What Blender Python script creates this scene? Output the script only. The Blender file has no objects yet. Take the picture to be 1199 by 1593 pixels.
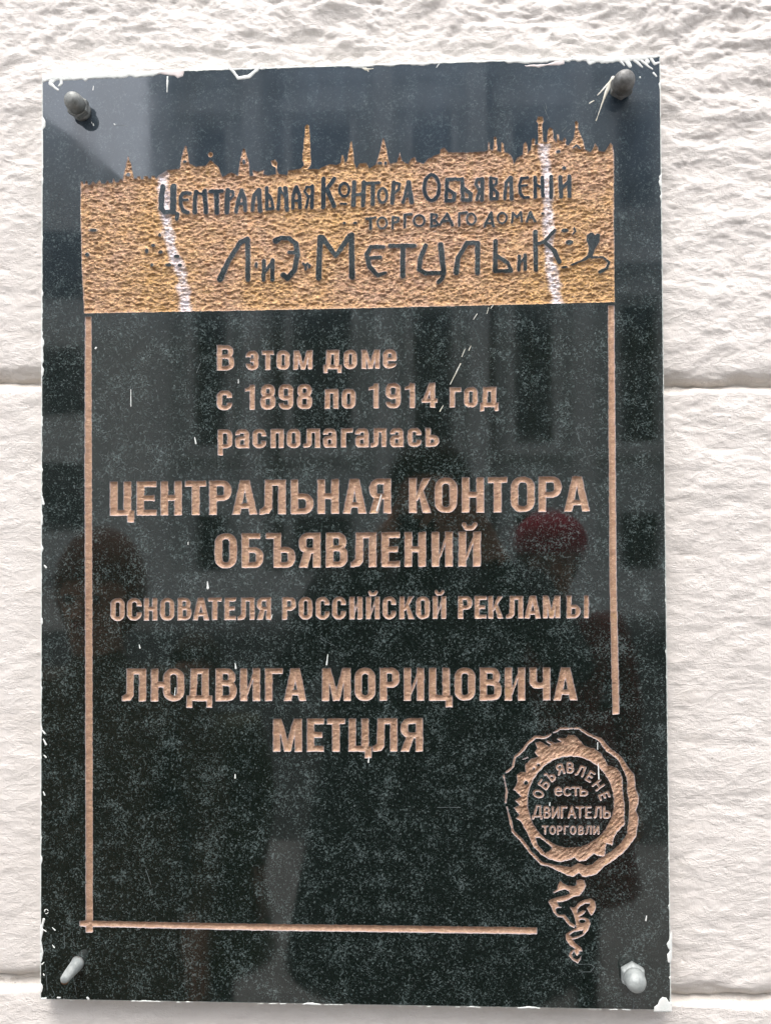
import bpy, bmesh, math, random
import numpy as np
from mathutils import Matrix, Vector
from mathutils.geometry import delaunay_2d_cdt
R = math.radians
scene = bpy.context.scene
random.seed(4)

# ------------------------------------------------------------------ camera, sky, sun, exposure
CAM = np.array([0.0655, -0.7372, 1.6058])
ROT = np.array([[0.99918845, 0.00706187, 0.03965564],
                [0.03976736, -0.01645365, -0.99907349],
                [-0.00640285, 0.99983969, -0.01672113]])
F = 1200.0
cd = bpy.data.cameras.new('camera'); cam = bpy.data.objects.new('camera', cd)
scene.collection.objects.link(cam); scene.camera = cam
cd.sensor_fit = 'VERTICAL'; cd.sensor_height = 24; cd.lens = F / 1593 * 24
cd.clip_start = 0.02; cd.clip_end = 600
cam.matrix_world = Matrix([list(ROT[0]) + [CAM[0]], list(ROT[1]) + [CAM[1]], list(ROT[2]) + [CAM[2]], [0, 0, 0, 1]])

SUN_EL, SUN_AZ = R(68), R(12)          # azimuth: away from straight in front of the wall, to the left
w = bpy.data.worlds.new("World"); scene.world = w; w.use_nodes = True
nt = w.node_tree; nt.nodes.clear()
sky = nt.nodes.new('ShaderNodeTexSky'); sky.sky_type = 'NISHITA'; sky.sun_disc = False
sky.sun_elevation = SUN_EL; sky.sun_rotation = math.pi + SUN_AZ
sky.dust_density = 3.0; sky.air_density = 1.0
hs = nt.nodes.new('ShaderNodeHueSaturation'); hs.inputs['Saturation'].default_value = 0.30
bg = nt.nodes.new('ShaderNodeBackground'); bg.inputs['Strength'].default_value = 0.15
wo = nt.nodes.new('ShaderNodeOutputWorld')
nt.links.new(sky.outputs[0], hs.inputs['Color']); nt.links.new(hs.outputs[0], bg.inputs[0]); nt.links.new(bg.outputs[0], wo.inputs[0])
sd = bpy.data.lights.new('sun', 'SUN'); sd.energy = 0.65; sd.angle = R(30); sd.color = (1, 0.95, 0.88)
sun = bpy.data.objects.new('sun', sd); scene.collection.objects.link(sun)
sdir = Vector((-math.sin(SUN_AZ) * math.cos(SUN_EL), -math.cos(SUN_AZ) * math.cos(SUN_EL), math.sin(SUN_EL)))
sun.rotation_euler = sdir.to_track_quat('Z', 'Y').to_euler()
scene.view_settings.view_transform = 'Standard'; scene.view_settings.look = 'None'
scene.view_settings.exposure = 1.6; scene.view_settings.gamma = 1
scene.render.film_transparent = False
try:
    scene.cycles.max_bounces = 8
except Exception:
    pass

# ------------------------------------------------------------------ helpers
def onwall(px, py, d=0.0, plane=0.0):
    """points of the plaque plane (y = plane) traced along the photograph's lines, d metres behind it"""
    px = np.asarray(px, float); py = np.asarray(py, float)
    v = np.stack([(px - 599.5) / F, -(py - 796.5) / F, -np.ones_like(px)], -1) @ ROT.T
    t = (plane - CAM[1]) / v[..., 1]
    P = CAM + v * t[..., None]
    P[..., 1] = plane + d
    return P
PX = 0.6 / 970.0          # metres per photo pixel on the plaque

def make_obj(name, verts, faces, mat, parent=None, smooth=False, attrs=None):
    me = bpy.data.meshes.new(name)
    me.from_pydata([tuple(v) for v in verts], [], [tuple(int(q_) for q_ in f)[::-1] for f in faces])
    if attrs:
        for k, val in attrs.items():
            a = me.attributes.new(k, 'FLOAT', 'POINT'); a.data.foreach_set('value', np.asarray(val, dtype=np.float32))
    if smooth:
        me.polygons.foreach_set('use_smooth', [True] * len(me.polygons))
    mats = mat if isinstance(mat, (list, tuple)) else [mat]
    for m in mats: me.materials.append(m)
    me.update()
    o = bpy.data.objects.new(name, me); scene.collection.objects.link(o)
    if parent is not None: o.parent = parent
    return o

def bm_obj(name, bm, mat, parent=None, smooth=False):
    me = bpy.data.meshes.new(name); bm.to_mesh(me); bm.free()
    if smooth: me.polygons.foreach_set('use_smooth', [True] * len(me.polygons))
    for m in (mat if isinstance(mat, (list, tuple)) else [mat]): me.materials.append(m)
    o = bpy.data.objects.new(name, me); scene.collection.objects.link(o)
    if parent is not None: o.parent = parent
    return o

def empty(name, loc=(0, 0, 0)):
    o = bpy.data.objects.new(name, None); o.location = loc; o.empty_display_size = 0.05
    scene.collection.objects.link(o); return o

def tag(o, label, cat, group=None):
    o['label'] = label; o['category'] = cat
    if group: o['group'] = group
    return o

def put(child, parent):
    child.parent = parent
    child.matrix_parent_inverse = Matrix.Translation(-parent.location)

rng = np.random.default_rng(7)
TAB = rng.random((257, 257))
def vnoise(x, y, seed=0):
    x = x + seed * 17.31 + 1000; y = y + seed * 9.77 + 1000
    xi = np.floor(x).astype(int); yi = np.floor(y).astype(int)
    fx = x - xi; fy = y - yi
    fx = fx * fx * fx * (fx * (fx * 6 - 15) + 10); fy = fy * fy * fy * (fy * (fy * 6 - 15) + 10)
    a = TAB[xi % 257, yi % 257]; b = TAB[(xi + 1) % 257, yi % 257]
    c = TAB[xi % 257, (yi + 1) % 257]; d = TAB[(xi + 1) % 257, (yi + 1) % 257]
    return (a * (1 - fx) + b * fx) * (1 - fy) + (c * (1 - fx) + d * fx) * fy - 0.5
def fbm(x, y, seed=0, octs=4, gain=0.5):
    s = 0; amp = 1
    for i in range(octs):
        s = s + amp * vnoise(x * 2 ** i, y * 2 ** i, seed + i * 3); amp *= gain
    return s

# ------------------------------------------------------------------ materials
def new_mat(name):
    m = bpy.data.materials.new(name); m.use_nodes = True
    n = m.node_tree; b = n.nodes['Principled BSDF']
    return m, n, b
def node(n, typ, **kw):
    x = n.nodes.new(typ)
    for k, v in kw.items():
        if k in ('inputs',):
            for kk, vv in v.items(): x.inputs[kk].default_value = vv
        else: setattr(x, k, v)
    return x
def ramp(n, src, stops):
    r = n.nodes.new('ShaderNodeValToRGB')
    while len(r.color_ramp.elements) < len(stops): r.color_ramp.elements.new(0.5)
    for e, (p, c) in zip(r.color_ramp.elements, stops):
        e.position = p; e.color = (c[0], c[1], c[2], 1) if isinstance(c, (tuple, list)) else (c, c, c, 1)
    n.links.new(src, r.inputs[0]); return r.outputs[0]
def mixc(n, fac, a, b, mode='MIX'):
    m = n.nodes.new('ShaderNodeMix'); m.data_type = 'RGBA'; m.blend_type = mode
    for sock, v in ((m.inputs[0], fac), (m.inputs[6], a), (m.inputs[7], b)):
        if hasattr(v, 'links'): n.links.new(v, sock)
        elif isinstance(v, (int, float)): sock.default_value = v
        else: sock.default_value = (*v, 1)
    return m.outputs[2]
def math_n(n, op, a, b=0.0, clamp=False):
    m = n.nodes.new('ShaderNodeMath'); m.operation = op; m.use_clamp = clamp
    for s, v in ((m.inputs[0], a), (m.inputs[1], b)):
        if hasattr(v, 'links'): n.links.new(v, s)
        else: s.default_value = v
    return m.outputs[0]
def coords(n, scale=(1, 1, 1), rot=(0, 0, 0)):
    g = n.nodes.new('ShaderNodeNewGeometry'); mp = n.nodes.new('ShaderNodeMapping')
    mp.inputs['Scale'].default_value = scale; mp.inputs['Rotation'].default_value = rot
    n.links.new(g.outputs['Position'], mp.inputs[0]); return mp.outputs[0]
def noise(n, vec, scale, detail=3, rough=0.55, dist=0.0):
    t = n.nodes.new('ShaderNodeTexNoise'); t.inputs['Scale'].default_value = scale
    t.inputs['Detail'].default_value = detail; t.inputs['Roughness'].default_value = rough
    t.inputs['Distortion'].default_value = dist
    n.links.new(vec, t.inputs['Vector']); return t.outputs[0]
def bump(n, b, h, dist, strength=1.0):
    x = n.nodes.new('ShaderNodeBump'); x.inputs['Distance'].default_value = dist; x.inputs['Strength'].default_value = strength
    n.links.new(h, x.inputs['Height']); n.links.new(x.outputs[0], b.inputs['Normal'])

def attr(n, name):
    a = n.nodes.new('ShaderNodeAttribute'); a.attribute_name = name; return a.outputs['Fac']

def mat_granite():
    m, n, b = new_mat('polished_granite')
    c = coords(n)
    big = noise(n, c, 42, 5, 0.7)                       # clusters of pale mineral
    mid = noise(n, c, 330, 3, 0.75, 0.7)
    fine = noise(n, c, 900, 2, 0.7, 0.8)
    vor = n.nodes.new('ShaderNodeTexVoronoi'); vor.inputs['Scale'].default_value = 800; vor.inputs['Randomness'].default_value = 1
    n.links.new(c, vor.inputs['Vector'])
    sep = n.nodes.new('ShaderNodeSeparateColor'); n.links.new(vor.outputs['Color'], sep.inputs[0])
    cl = ramp(n, big, [(0.42, 0.0), (0.72, 1.0)])
    s = math_n(n, 'ADD', math_n(n, 'MULTIPLY', mid, 0.75), math_n(n, 'MULTIPLY', fine, 0.55))
    s = math_n(n, 'ADD', s, math_n(n, 'MULTIPLY', cl, 0.19))
    s = math_n(n, 'ADD', s, math_n(n, 'MULTIPLY', sep.outputs[0], 0.12))
    flake = ramp(n, s, [(0.80, 0.0), (0.94, 1.0)])
    base = mixc(n, sep.outputs[1], (0.0034, 0.0060, 0.0048), (0.0095, 0.0150, 0.0125))
    tint = mixc(n, sep.outputs[2], (0.032, 0.048, 0.045), (0.125, 0.155, 0.153))
    col = mixc(n, flake, base, tint)
    # isolated bright crystals
    sp = ramp(n, sep.outputs[0], [(0.965, 0.0), (0.985, 1.0)])
    sp = math_n(n, 'MULTIPLY', sp, ramp(n, fine, [(0.45, 0.0), (0.6, 0.8)]))
    col = mixc(n, sp, col, (0.13, 0.155, 0.15))
    # bluish dust and reflected sky, both painted into the colour, stronger near the top
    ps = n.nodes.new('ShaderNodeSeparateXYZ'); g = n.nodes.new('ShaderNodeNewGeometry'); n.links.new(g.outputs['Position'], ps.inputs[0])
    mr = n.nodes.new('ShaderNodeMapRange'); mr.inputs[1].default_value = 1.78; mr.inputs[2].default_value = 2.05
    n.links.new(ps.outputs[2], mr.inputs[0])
    dust_sky = math_n(n, 'MULTIPLY', mr.outputs[0], ramp(n, noise(n, coords(n, (1, 1, 0.45)), 9, 5, 0.6), [(0.3, 0.45), (0.7, 1.0)]))
    dust_sky = math_n(n, 'MULTIPLY', dust_sky, 0.72)
    col = mixc(n, dust_sky, col, (0.082, 0.110, 0.148))
    n.links.new(col, b.inputs['Base Color'])
    rr = ramp(n, noise(n, c, 34, 4, 0.6), [(0.4, 0.035), (0.8, 0.10)])
    n.links.new(rr, b.inputs['Roughness'])
    b.inputs['IOR'].default_value = 1.78
    bump(n, b, noise(n, c, 5.5, 2, 0.4), 0.0002, 0.5)
    return m

def mat_gold(name, a, c2, c3, metallic, rough, edgec=(0.46, 0.42, 0.45), streaky=False):
    m, n, b = new_mat(name)
    c = coords(n)
    col = mixc(n, ramp(n, noise(n, c, 60, 4, 0.65), [(0.36, 0), (0.64, 1)]), a, c2)
    col = mixc(n, ramp(n, noise(n, coords(n, (1, 1, 2.2)), 330, 3, 0.7), [(0.5, 0), (0.72, 1)]), col, c3)
    col = mixc(n, ramp(n, noise(n, coords(n, (1.3, 1, 1)), 95, 5, 0.75), [(0.54, 0), (0.74, 0.65)]), col, (0.22, 0.14, 0.11))
    col = mixc(n, ramp(n, noise(n, coords(n, (1, 1, 1.4)), 44, 4, 0.7), [(0.60, 0), (0.72, 0.6)]), col, (0.55, 0.36, 0.16))
    col = mixc(n, ramp(n, attr(n, 'edge'), [(0.25, 0), (0.8, 0.85)]), col, edgec)
    if streaky:
        col = mixc(n, ramp(n, noise(n, c, 7, 4, 0.6), [(0.42, 0), (0.62, 0.6)]), col, (0.66, 0.40, 0.13))
        col = mixc(n, ramp(n, noise(n, coords(n, (1, 1, 2.6)), 210, 4, 0.75), [(0.46, 0.55), (0.56, 0)]), col, (0.20, 0.12, 0.09))
        # worn grey grains and the two pale lime runs
        worn = ramp(n, noise(n, coords(n, (1, 1, 2)), 150, 4, 0.75), [(0.66, 0), (0.72, 0.8)])
        col = mixc(n, worn, col, (0.22, 0.24, 0.26))
        st = math_n(n, 'MULTIPLY', attr(n, 'lime'), ramp(n, noise(n, c, 260, 3, 0.7), [(0.3, 0.25), (0.62, 1.0)]))
        col = mixc(n, st, col, (0.80, 0.74, 0.78))
    n.links.new(col, b.inputs['Base Color'])
    b.inputs['Metallic'].default_value = metallic
    n.links.new(ramp(n, noise(n, c, 400, 2), [(0.3, rough - 0.1), (0.7, rough + 0.15)]), b.inputs['Roughness'])
    bump(n, b, noise(n, coords(n, (1, 1, 1.6)), 620, 4, 0.75), 0.0014, 0.9)
    return m

def mat_wall():
    m, n, b = new_mat('painted_render')
    c = coords(n)
    col = mixc(n, ramp(n, noise(n, c, 3.0, 5, 0.6), [(0.35, 0), (0.7, 1)]), (0.715, 0.66, 0.62), (0.775, 0.722, 0.682))
    col = mixc(n, ramp(n, noise(n, coords(n, (1, 1, 2.5)), 22, 5, 0.7), [(0.55, 0), (0.8, 0.5)]), col, (0.65, 0.58, 0.52))
    recess = attr(n, 'cavity')
    col = mixc(n, math_n(n, 'MULTIPLY', recess, 0.55), col, (0.50, 0.45, 0.38))  # browner tone in the joints and hollows
    dot = n.nodes.new('ShaderNodeTexVoronoi'); dot.inputs['Scale'].default_value = 55; n.links.new(c, dot.inputs['Vector'])
    d = ramp(n, dot.outputs['Distance'], [(0.035, 0.6), (0.055, 0.0)])
    dm = ramp(n, noise(n, c, 18, 1), [(0.60, 0), (0.64, 1)])
    col = mixc(n, math_n(n, 'MULTIPLY', d, dm), col, (0.20, 0.17, 0.15))
    n.links.new(col, b.inputs['Base Color'])
    b.inputs['Roughness'].default_value = 0.55; b.inputs['IOR'].default_value = 1.45
    h = math_n(n, 'ADD', noise(n, coords(n, (1, 1, 1.5)), 110, 5, 0.6), math_n(n, 'MULTIPLY', noise(n, coords(n, (2.4, 1, 1)), 240, 3, 0.6), 0.5))
    h = math_n(n, 'ADD', h, math_n(n, 'MULTIPLY', ramp(n, noise(n, coords(n, (1, 1, 2.6), (0, 0.06, 0)), 34, 6, 0.68, 0.4), [(0.44, 0), (0.50, 1.0), (0.56, 0)]), 0.5))
    pit = n.nodes.new('ShaderNodeTexVoronoi'); pit.inputs['Scale'].default_value = 95; n.links.new(c, pit.inputs['Vector'])
    pm = math_n(n, 'MULTIPLY', ramp(n, pit.outputs['Distance'], [(0.04, 1), (0.16, 0)]), ramp(n, noise(n, c, 25, 2), [(0.5, 0), (0.62, 1)]))
    h = math_n(n, 'SUBTRACT', h, math_n(n, 'MULTIPLY', pm, 0.8))
    bump(n, b, h, 0.0016, 0.42)
    return m

def mat_plain(name, col, col2=None, rough=0.5, metallic=0.0, scale=40, bumpd=0.0, bs=200, thr=(0.4, 0.65)):
    m, n, b = new_mat(name); c = coords(n)
    cc = mixc(n, ramp(n, noise(n, c, scale, 4, 0.65), [(thr[0], 0), (thr[1], 1)]), col, col2 or tuple(x * 0.75 for x in col))
    n.links.new(cc, b.inputs['Base Color']); b.inputs['Roughness'].default_value = rough; b.inputs['Metallic'].default_value = metallic
    if bumpd: bump(n, b, noise(n, c, bs, 4, 0.65), bumpd, 0.8)
    return m

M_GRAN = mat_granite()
M_LET = mat_gold('bronze_letter_paint', (0.51, 0.325, 0.23), (0.42, 0.25, 0.16), (0.74, 0.53, 0.36), 0.4, 0.38)
M_PAN = mat_gold('copper_panel_paint', (0.58, 0.36, 0.25), (0.60, 0.35, 0.19), (0.88, 0.66, 0.40), 0.55, 0.32, streaky=True)
M_WALL = mat_wall()
M_PAINT = mat_plain('white_overpaint', (0.83, 0.83, 0.80), (0.74, 0.77, 0.74), 0.4, scale=60, bumpd=0.0005, bs=500)
M_PINK = mat_plain('old_pink_overpaint', (0.72, 0.62, 0.60), (0.78, 0.72, 0.70), 0.5, scale=80)
M_CREAM = mat_plain('dried_cream_paint', (0.66, 0.62, 0.50), (0.74, 0.72, 0.66), 0.5, scale=120)
M_EDGE = mat_plain('sawn_granite_edge', (0.42, 0.46, 0.44), (0.70, 0.72, 0.69), 0.6, scale=130, bumpd=0.0006, bs=500, thr=(0.42, 0.56))
M_ZINC = mat_plain('weathered_zinc', (0.29, 0.30, 0.29), (0.17, 0.175, 0.165), 0.5, 0.3, scale=150, bumpd=0.0005, bs=900)
M_ZINC_D = mat_plain('dark_weathered_steel', (0.20, 0.20, 0.195), (0.11, 0.108, 0.10), 0.45, 0.3, scale=190, bumpd=0.0005, bs=900)
M_ZINC_P = mat_plain('grey_painted_steel', (0.36, 0.38, 0.37), (0.24, 0.26, 0.255), 0.5, 0.1, scale=120, bumpd=0.0006, bs=500)
M_RUST = mat_plain('rust', (0.20, 0.085, 0.03), (0.09, 0.04, 0.02), 0.8, scale=300)

# ------------------------------------------------------------------ signed distance shapes (photo pixels)
def seg(x, y, ax, ay, bx, by, ra, rb=None):
    rb = ra if rb is None else rb
    dx, dy = bx - ax, by - ay; L = dx * dx + dy * dy + 1e-9
    t = np.clip(((x - ax) * dx + (y - ay) * dy) / L, 0, 1)
    return np.hypot(x - ax - t * dx, y - ay - t * dy) - (ra + (rb - ra) * t)
def path(pts, wd):
    """round-capped stroke; wd = one width or one per point"""
    if not isinstance(wd, (list, tuple)): wd = [wd] * len(pts)
    def f(x, y):
        d = 1e9
        for (a, b), wa, wb in zip(zip(pts[:-1], pts[1:]), wd[:-1], wd[1:]):
            d = np.minimum(d, seg(x, y, *a, *b, wa / 2, wb / 2))
        return d
    return f
def poly(pts):
    def f(x, y):
        d2 = np.full(np.shape(x), 1e18); s = np.ones(np.shape(x))
        n = len(pts)
        for i in range(n):
            ax, ay = pts[i]; bx, by = pts[i - 1]
            ex, ey = bx - ax, by - ay; wx, wy = x - ax, y - ay
            t = np.clip((wx * ex + wy * ey) / (ex * ex + ey * ey + 1e-12), 0, 1)
            qx, qy = wx - ex * t, wy - ey * t
            d2 = np.minimum(d2, qx * qx + qy * qy)
            c1 = y >= ay; c2 = y < by; c3 = ex * wy > ey * wx
            flip = (c1 & c2 & c3) | (~c1 & ~c2 & ~c3)
            s = np.where(flip, -s, s)
        return s * np.sqrt(d2)
    return f
def box(x0, y0, x1, y1):
    def f(x, y):
        qx = np.abs(x - (x0 + x1) / 2) - (x1 - x0) / 2; qy = np.abs(y - (y0 + y1) / 2) - (y1 - y0) / 2
        return np.hypot(np.maximum(qx, 0), np.maximum(qy, 0)) + np.minimum(np.maximum(qx, qy), 0)
    return f
def rbox(x0, y0, x1, y1, r):
    r = max(0.3, min(r, (x1 - x0) / 2 - .01, (y1 - y0) / 2 - .01)); g = box(x0 + r, y0 + r, x1 - r, y1 - r)
    return lambda x, y: g(x, y) - r
def ell(cx, cy, rx, ry):
    def f(x, y):
        k = np.hypot((x - cx) / rx, (y - cy) / ry); return (k - 1) * min(rx, ry)
    return f
def U(*fs): return lambda x, y: np.minimum.reduce([f(x, y) for f in fs])
def I(*fs): return lambda x, y: np.maximum.reduce([f(x, y) for f in fs])
def SUB(a, *bs): return lambda x, y: np.maximum.reduce([a(x, y)] + [-b(x, y) for b in bs])
def ring(x0, y0, x1, y1, s, t, r): return SUB(rbox(x0, y0, x1, y1, r), rbox(x0 + s, y0 + t, x1 - s, y1 - t, max(0.5, r - s * 0.95)))
def flipx(f, w): return lambda x, y: f(w - x, y)
def flipy(f, h): return lambda x, y: f(x, h - y)
def diag(x0, y0, x1, y1, s):       # bar with horizontal cuts, x = left side at each end
    return poly([(x0, y0), (x0 + s, y0), (x1 + s, y1), (x1, y1)])

def glyph(ch, w, h, s, t):
    B = box
    def bowl(y0, y1, ww=None, xs=0):
        ww = w if ww is None else ww
        r = min((y1 - y0) * 0.48, ww * 0.42)
        return I(ring(-3 * w, y0, ww, y1, s, t, r), B(xs + s * 0.4, -h, 3 * w, 3 * h))
    def breve():
        return path([(w * .26, h * 1.20), (w * .36, h * 1.10), (w * .64, h * 1.10), (w * .74, h * 1.20)], t * 0.8)
    R_ = min(w * 0.46, h * 0.30)
    L, Rr, T, Bt = B(0, 0, s, h), B(w - s, 0, w, h), B(0, h - t, w, h), B(0, 0, w, t)
    if ch == 'Н': return U(L, Rr, B(0, h * .5 - t * .45, w, h * .5 + t * .55))
    if ch == 'Е': return U(L, T, Bt, B(0, h * .5 - t * .45, w * .9, h * .5 + t * .55))
    if ch == 'Т': return U(T, B(w / 2 - s * .52, 0, w / 2 + s * .52, h))
    if ch == 'Г': return U(L, T)
    if ch == 'П': return U(L, Rr, T)
    if ch == 'Ц': return U(L, B(w - s, -h * 0.0, w, h), Bt, B(w - s * .55, -h * .2, w + s * .38, t * .9))
    if ch == 'Р': return U(L, bowl(h * .40, h))
    if ch == 'Ь': return U(L, bowl(0, h * .60))
    if ch == 'Ы':
        g = U(L, bowl(0, h * .60, w * .62)); return U(g, Rr)
    if ch == 'Ъ':
        o = w * .26
        return U(B(0, h - t, o + s, h), B(o, 0, o + s, h), I(ring(-3 * w, 0, w, h * .6, s, t, h * .26), B(o + s * .4, -h, 3 * w, 3 * h)))
    if ch == 'Б': return U(L, B(0, h - t, w * .86, h), bowl(0, h * .60))
    if ch == 'В': return U(L, bowl(h * .46, h, w * .94), bowl(0, h * .46 + t))
    if ch == 'О': return ring(0, 0, w, h, s, t, R_)
    if ch == 'С': return SUB(ring(0, 0, w, h, s, t, R_), B(w * .5, h * .37, w * 2, h * .63))
    if ch == 'К': return U(L, poly([(s * .8, h * .42), (w - s * 1.12, h), (w - s * .05, h), (s * 1.1, h * .34)]),
                           poly([(s * 1.15, h * .62), (w - s * 1.12, 0), (w, 0), (s * 1.75, h * .70)]))
    if ch == 'Я': return flipx(U(L, bowl(h * .40, h), poly([(s * 1.1, h * .47), (w - s * 1.12, 0), (w, 0), (s * 2.2, h * .47)])), w)
    if ch == 'И': return U(L, Rr, poly([(s * .75, 0), (s * .75, h * .22), (w - s * .75, h), (w - s * .75, h * .78)]))
    if ch == 'Й': return U(glyph('И', w, h, s, t), breve())
    if ch == 'М': return U(L, Rr, poly([(s * .5, h), (s * 1.15, h), (w / 2 + s * .45, 0), (w / 2 - s * .45, 0)]),
                           poly([(w - s * .5, h), (w - s * 1.15, h), (w / 2 - s * .45, 0), (w / 2 + s * .45, 0)]))
    if ch == 'Ч': return U(Rr, SUB(rbox(0, h * .36, w + s, h * 2, w * .35), rbox(s, h * .36 + t, w - s, h * 3, w * .22), B(-9, h, 9 * w, 9 * h), B(w, -9, 9 * w, 9 * h)))
    if ch == 'Ю': return U(L, ring(w * .36, 0, w, h, s, t, w * .3), B(s * .5, h * .5 - t * .45, w * .36 + s * .5, h * .5 + t * .55))
    if ch == 'Л':
        return U(Rr, B(w * .20, h - t, w, h), poly([(w * .20, h), (w * .20 + s, h), (w * .20 + s * .95, h * .16), (w * .20 + s * .55, h * .03), (w * .13, 0), (0, 0), (0, t * .9), (w * .08, t), (w * .18, h * .24)]))
    if ch == 'Д':
        return U(B(w * .16, h - t, w - s * .45, h), B(w - s * 1.45, 0, w - s * .45, h), poly([(w * .16, h), (w * .16 + s, h), (w * .14 + s * .9, h * .3), (s * 1.25, t * .5), (s * .35, t * .5), (w * .13, h * .3)]),
                 B(0, 0, w, t), B(0, -h * .2, s * .8, t), B(w - s * .8, -h * .2, w, t))
    if ch == 'А':
        return U(poly([(0, 0), (s * 1.02, 0), (w / 2 + s * .32, h), (w / 2 - s * .62, h)]), poly([(w, 0), (w - s * 1.02, 0), (w / 2 - s * .32, h), (w / 2 + s * .62, h)]),
                 B(w * .22, h * .17, w * .78, h * .17 + t * .95))
    # lower case (h = x-height) and figures
    if ch in 'томнпг' or ch == 'ь':
        return {'т': lambda: U(T, B(w / 2 - s * .5, 0, w / 2 + s * .5, h)), 'о': lambda: ring(0, 0, w, h, s, t, w * .42), 'м': lambda: glyph('М', w, h, s * .93, t),
                'н': lambda: glyph('Н', w, h, s, t), 'п': lambda: U(L, Rr, T), 'г': lambda: U(L, T), 'ь': lambda: U(L, bowl(0, h * .62))}[ch]()
    if ch == 'с': return SUB(ring(0, 0, w, h, s, t, w * .42), B(w * .5, h * .38, 2 * w, h * .62))
    if ch == 'э': return U(SUB(ring(0, 0, w, h, s, t, w * .42), B(-w, h * .34, w * .45, h * .66)), B(w * .35, h * .5 - t * .4, w - s * .5, h * .5 + t * .4))
    if ch == 'е': return U(SUB(ring(0, 0, w, h, s, t, w * .42), B(w * .5, h * .27, 2 * w, h * .42)), B(s * .5, h * .5 - t * .5, w - s * .1, h * .5 + t * .35))
    if ch == 'л': return glyph('Л', w, h, s, t)
    if ch == 'д': return glyph('Д', w, h, s, t)
    if ch == 'р': return U(B(0, -h * .36, s, h), I(ring(-2 * w, 0, w, h, s, t, w * .42), B(s * .4, -h, 3 * w, 3 * h)))
    if ch == 'а':
        return U(SUB(ring(0, h * .2, w * .97, h, s, t, w * .36), B(-w, -h, w * .5, h * .68), B(-w, -h, w - s * 1.1, h * .58)), B(w - s * 1.05, 0, w - s * .05, h * .72),
                 I(ring(0, 0, w * 1.6, h * .62, s, t * .9, w * .3), B(-1, -1, w - s * .5, h)))
    if ch == '1': return U(B(w - s, 0, w, h), poly([(w - s * .6, h), (w - s * .6, h * .76), (0, h * .72), (0, h * .84), (w * .4, h * .9), (w * .5, h)]))
    if ch == '8': return U(ring(0, 0, w, h * .53 + t * .4, s, t, w * .4), ring(w * .03, h * .50 - t * .2, w * .97, h, s, t, w * .4))
    if ch == '9': return U(ring(0, h * .36, w, h, s, t, w * .4), SUB(ring(0, 0, w, h, s, t, w * .4), B(-w, h * .26, w * .55, h * 2)))
    if ch == '4': return U(B(w * .52, 0, w * .52 + s, h), B(0, h * .2, w, h * .2 + t * .9), diag(0, h * .2, w * .52 - s * .1, h, s * .8))
    return ring(0, 0, w, h, s, t, 3)

# thin single-stroke alphabet for the seal (unit box, y up)
def arc(cx, cy, rx, ry, a0, a1, n=12):
    return [(cx + rx * math.cos(R(a0 + (a1 - a0) * i / n)), cy + ry * math.sin(R(a0 + (a1 - a0) * i / n))) for i in range(n + 1)]
SK = {
 'О': [arc(.5, .5, .5, .5, 0, 360, 18)], 'Б': [[(.85, 1), (0, 1), (0, 0), (.6, 0), (.95, .15), (.95, .42), (.6, .56), (0, .56)]],
 'Ъ': [[(0, 1), (.3, 1), (.3, 0), (.75, 0), (1, .15), (1, .42), (.75, .55), (.3, .55)]], 'Я': [[(1, 0), (1, 1), (.4, 1), (.1, .85), (.1, .6), (.4, .48), (1, .48)], [(.5, .48), (0, 0)]],
 'В': [[(0, 0), (0, 1), (.6, 1), (.85, .85), (.85, .65), (.55, .53), (0, .53)], [(.55, .53), (.95, .4), (.95, .15), (.65, 0), (0, 0)]],
 'Л': [[(0, 0), (.2, .1), (.35, 1), (1, 1), (1, 0)]], 'Е': [[(.9, 1), (0, 1), (0, 0), (.95, 0)], [(0, .52), (.8, .52)]],
 'Н': [[(0, 0), (0, 1)], [(1, 0), (1, 1)], [(0, .5), (1, .5)]], 'І': [[(.5, 0), (.5, 1)]],
 'Т': [[(0, 1), (1, 1)], [(.5, 1), (.5, 0)]], 'Р': [[(0, 0), (0, 1), (.65, 1), (.95, .85), (.95, .6), (.65, .45), (0, .45)]], 'Г': [[(0, 0), (0, 1), (.9, 1)]],
 'И': [[(0, 1), (0, 0), (1, 1), (1, 0)]], 'А': [[(0, 0), (.5, 1), (1, 0)], [(.2, .32), (.8, .32)]],
 'Д': [[(-.05, -.22), (-.05, 0), (1.05, 0), (1.05, -.22)], [(.12, 0), (.45, 1), (.9, 1), (.9, 0)]],
 'Ь': [[(0, 1), (0, 0), (.7, 0), (.98, .15), (.98, .42), (.7, .55), (0, .55)]],
 'е': [[(.05, .52), (.95, .58), (.8, .9), (.5, 1), (.15, .85), (0, .5), (.15, .12), (.5, 0), (.95, .15)]], 'с': [[(.95, .85), (.5, 1), (.12, .82), (0, .5), (.12, .15), (.5, 0), (.95, .15)]],
 'т': [[(0, 1), (1, 1)], [(.5, 1), (.5, 0)]], 'ь': [[(0, 1), (0, 0), (.7, 0), (.98, .15), (.98, .42), (.7, .58), (0, .58)]],
}
def sk_letter(ch, cx, cy, w, h, ang, wd):
    """centre in photo px (y down), ang clockwise"""
    ca, sa = math.cos(R(ang)), math.sin(R(ang)); out = []
    for st in SK[ch]:
        q = []
        for x, y in st:
            lx, ly = (x - .5) * w, -(y - .5) * h
            q.append((cx + lx * ca - ly * sa, cy + lx * sa + ly * ca))
        out.append(path(q, wd))
    return U(*out)

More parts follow.
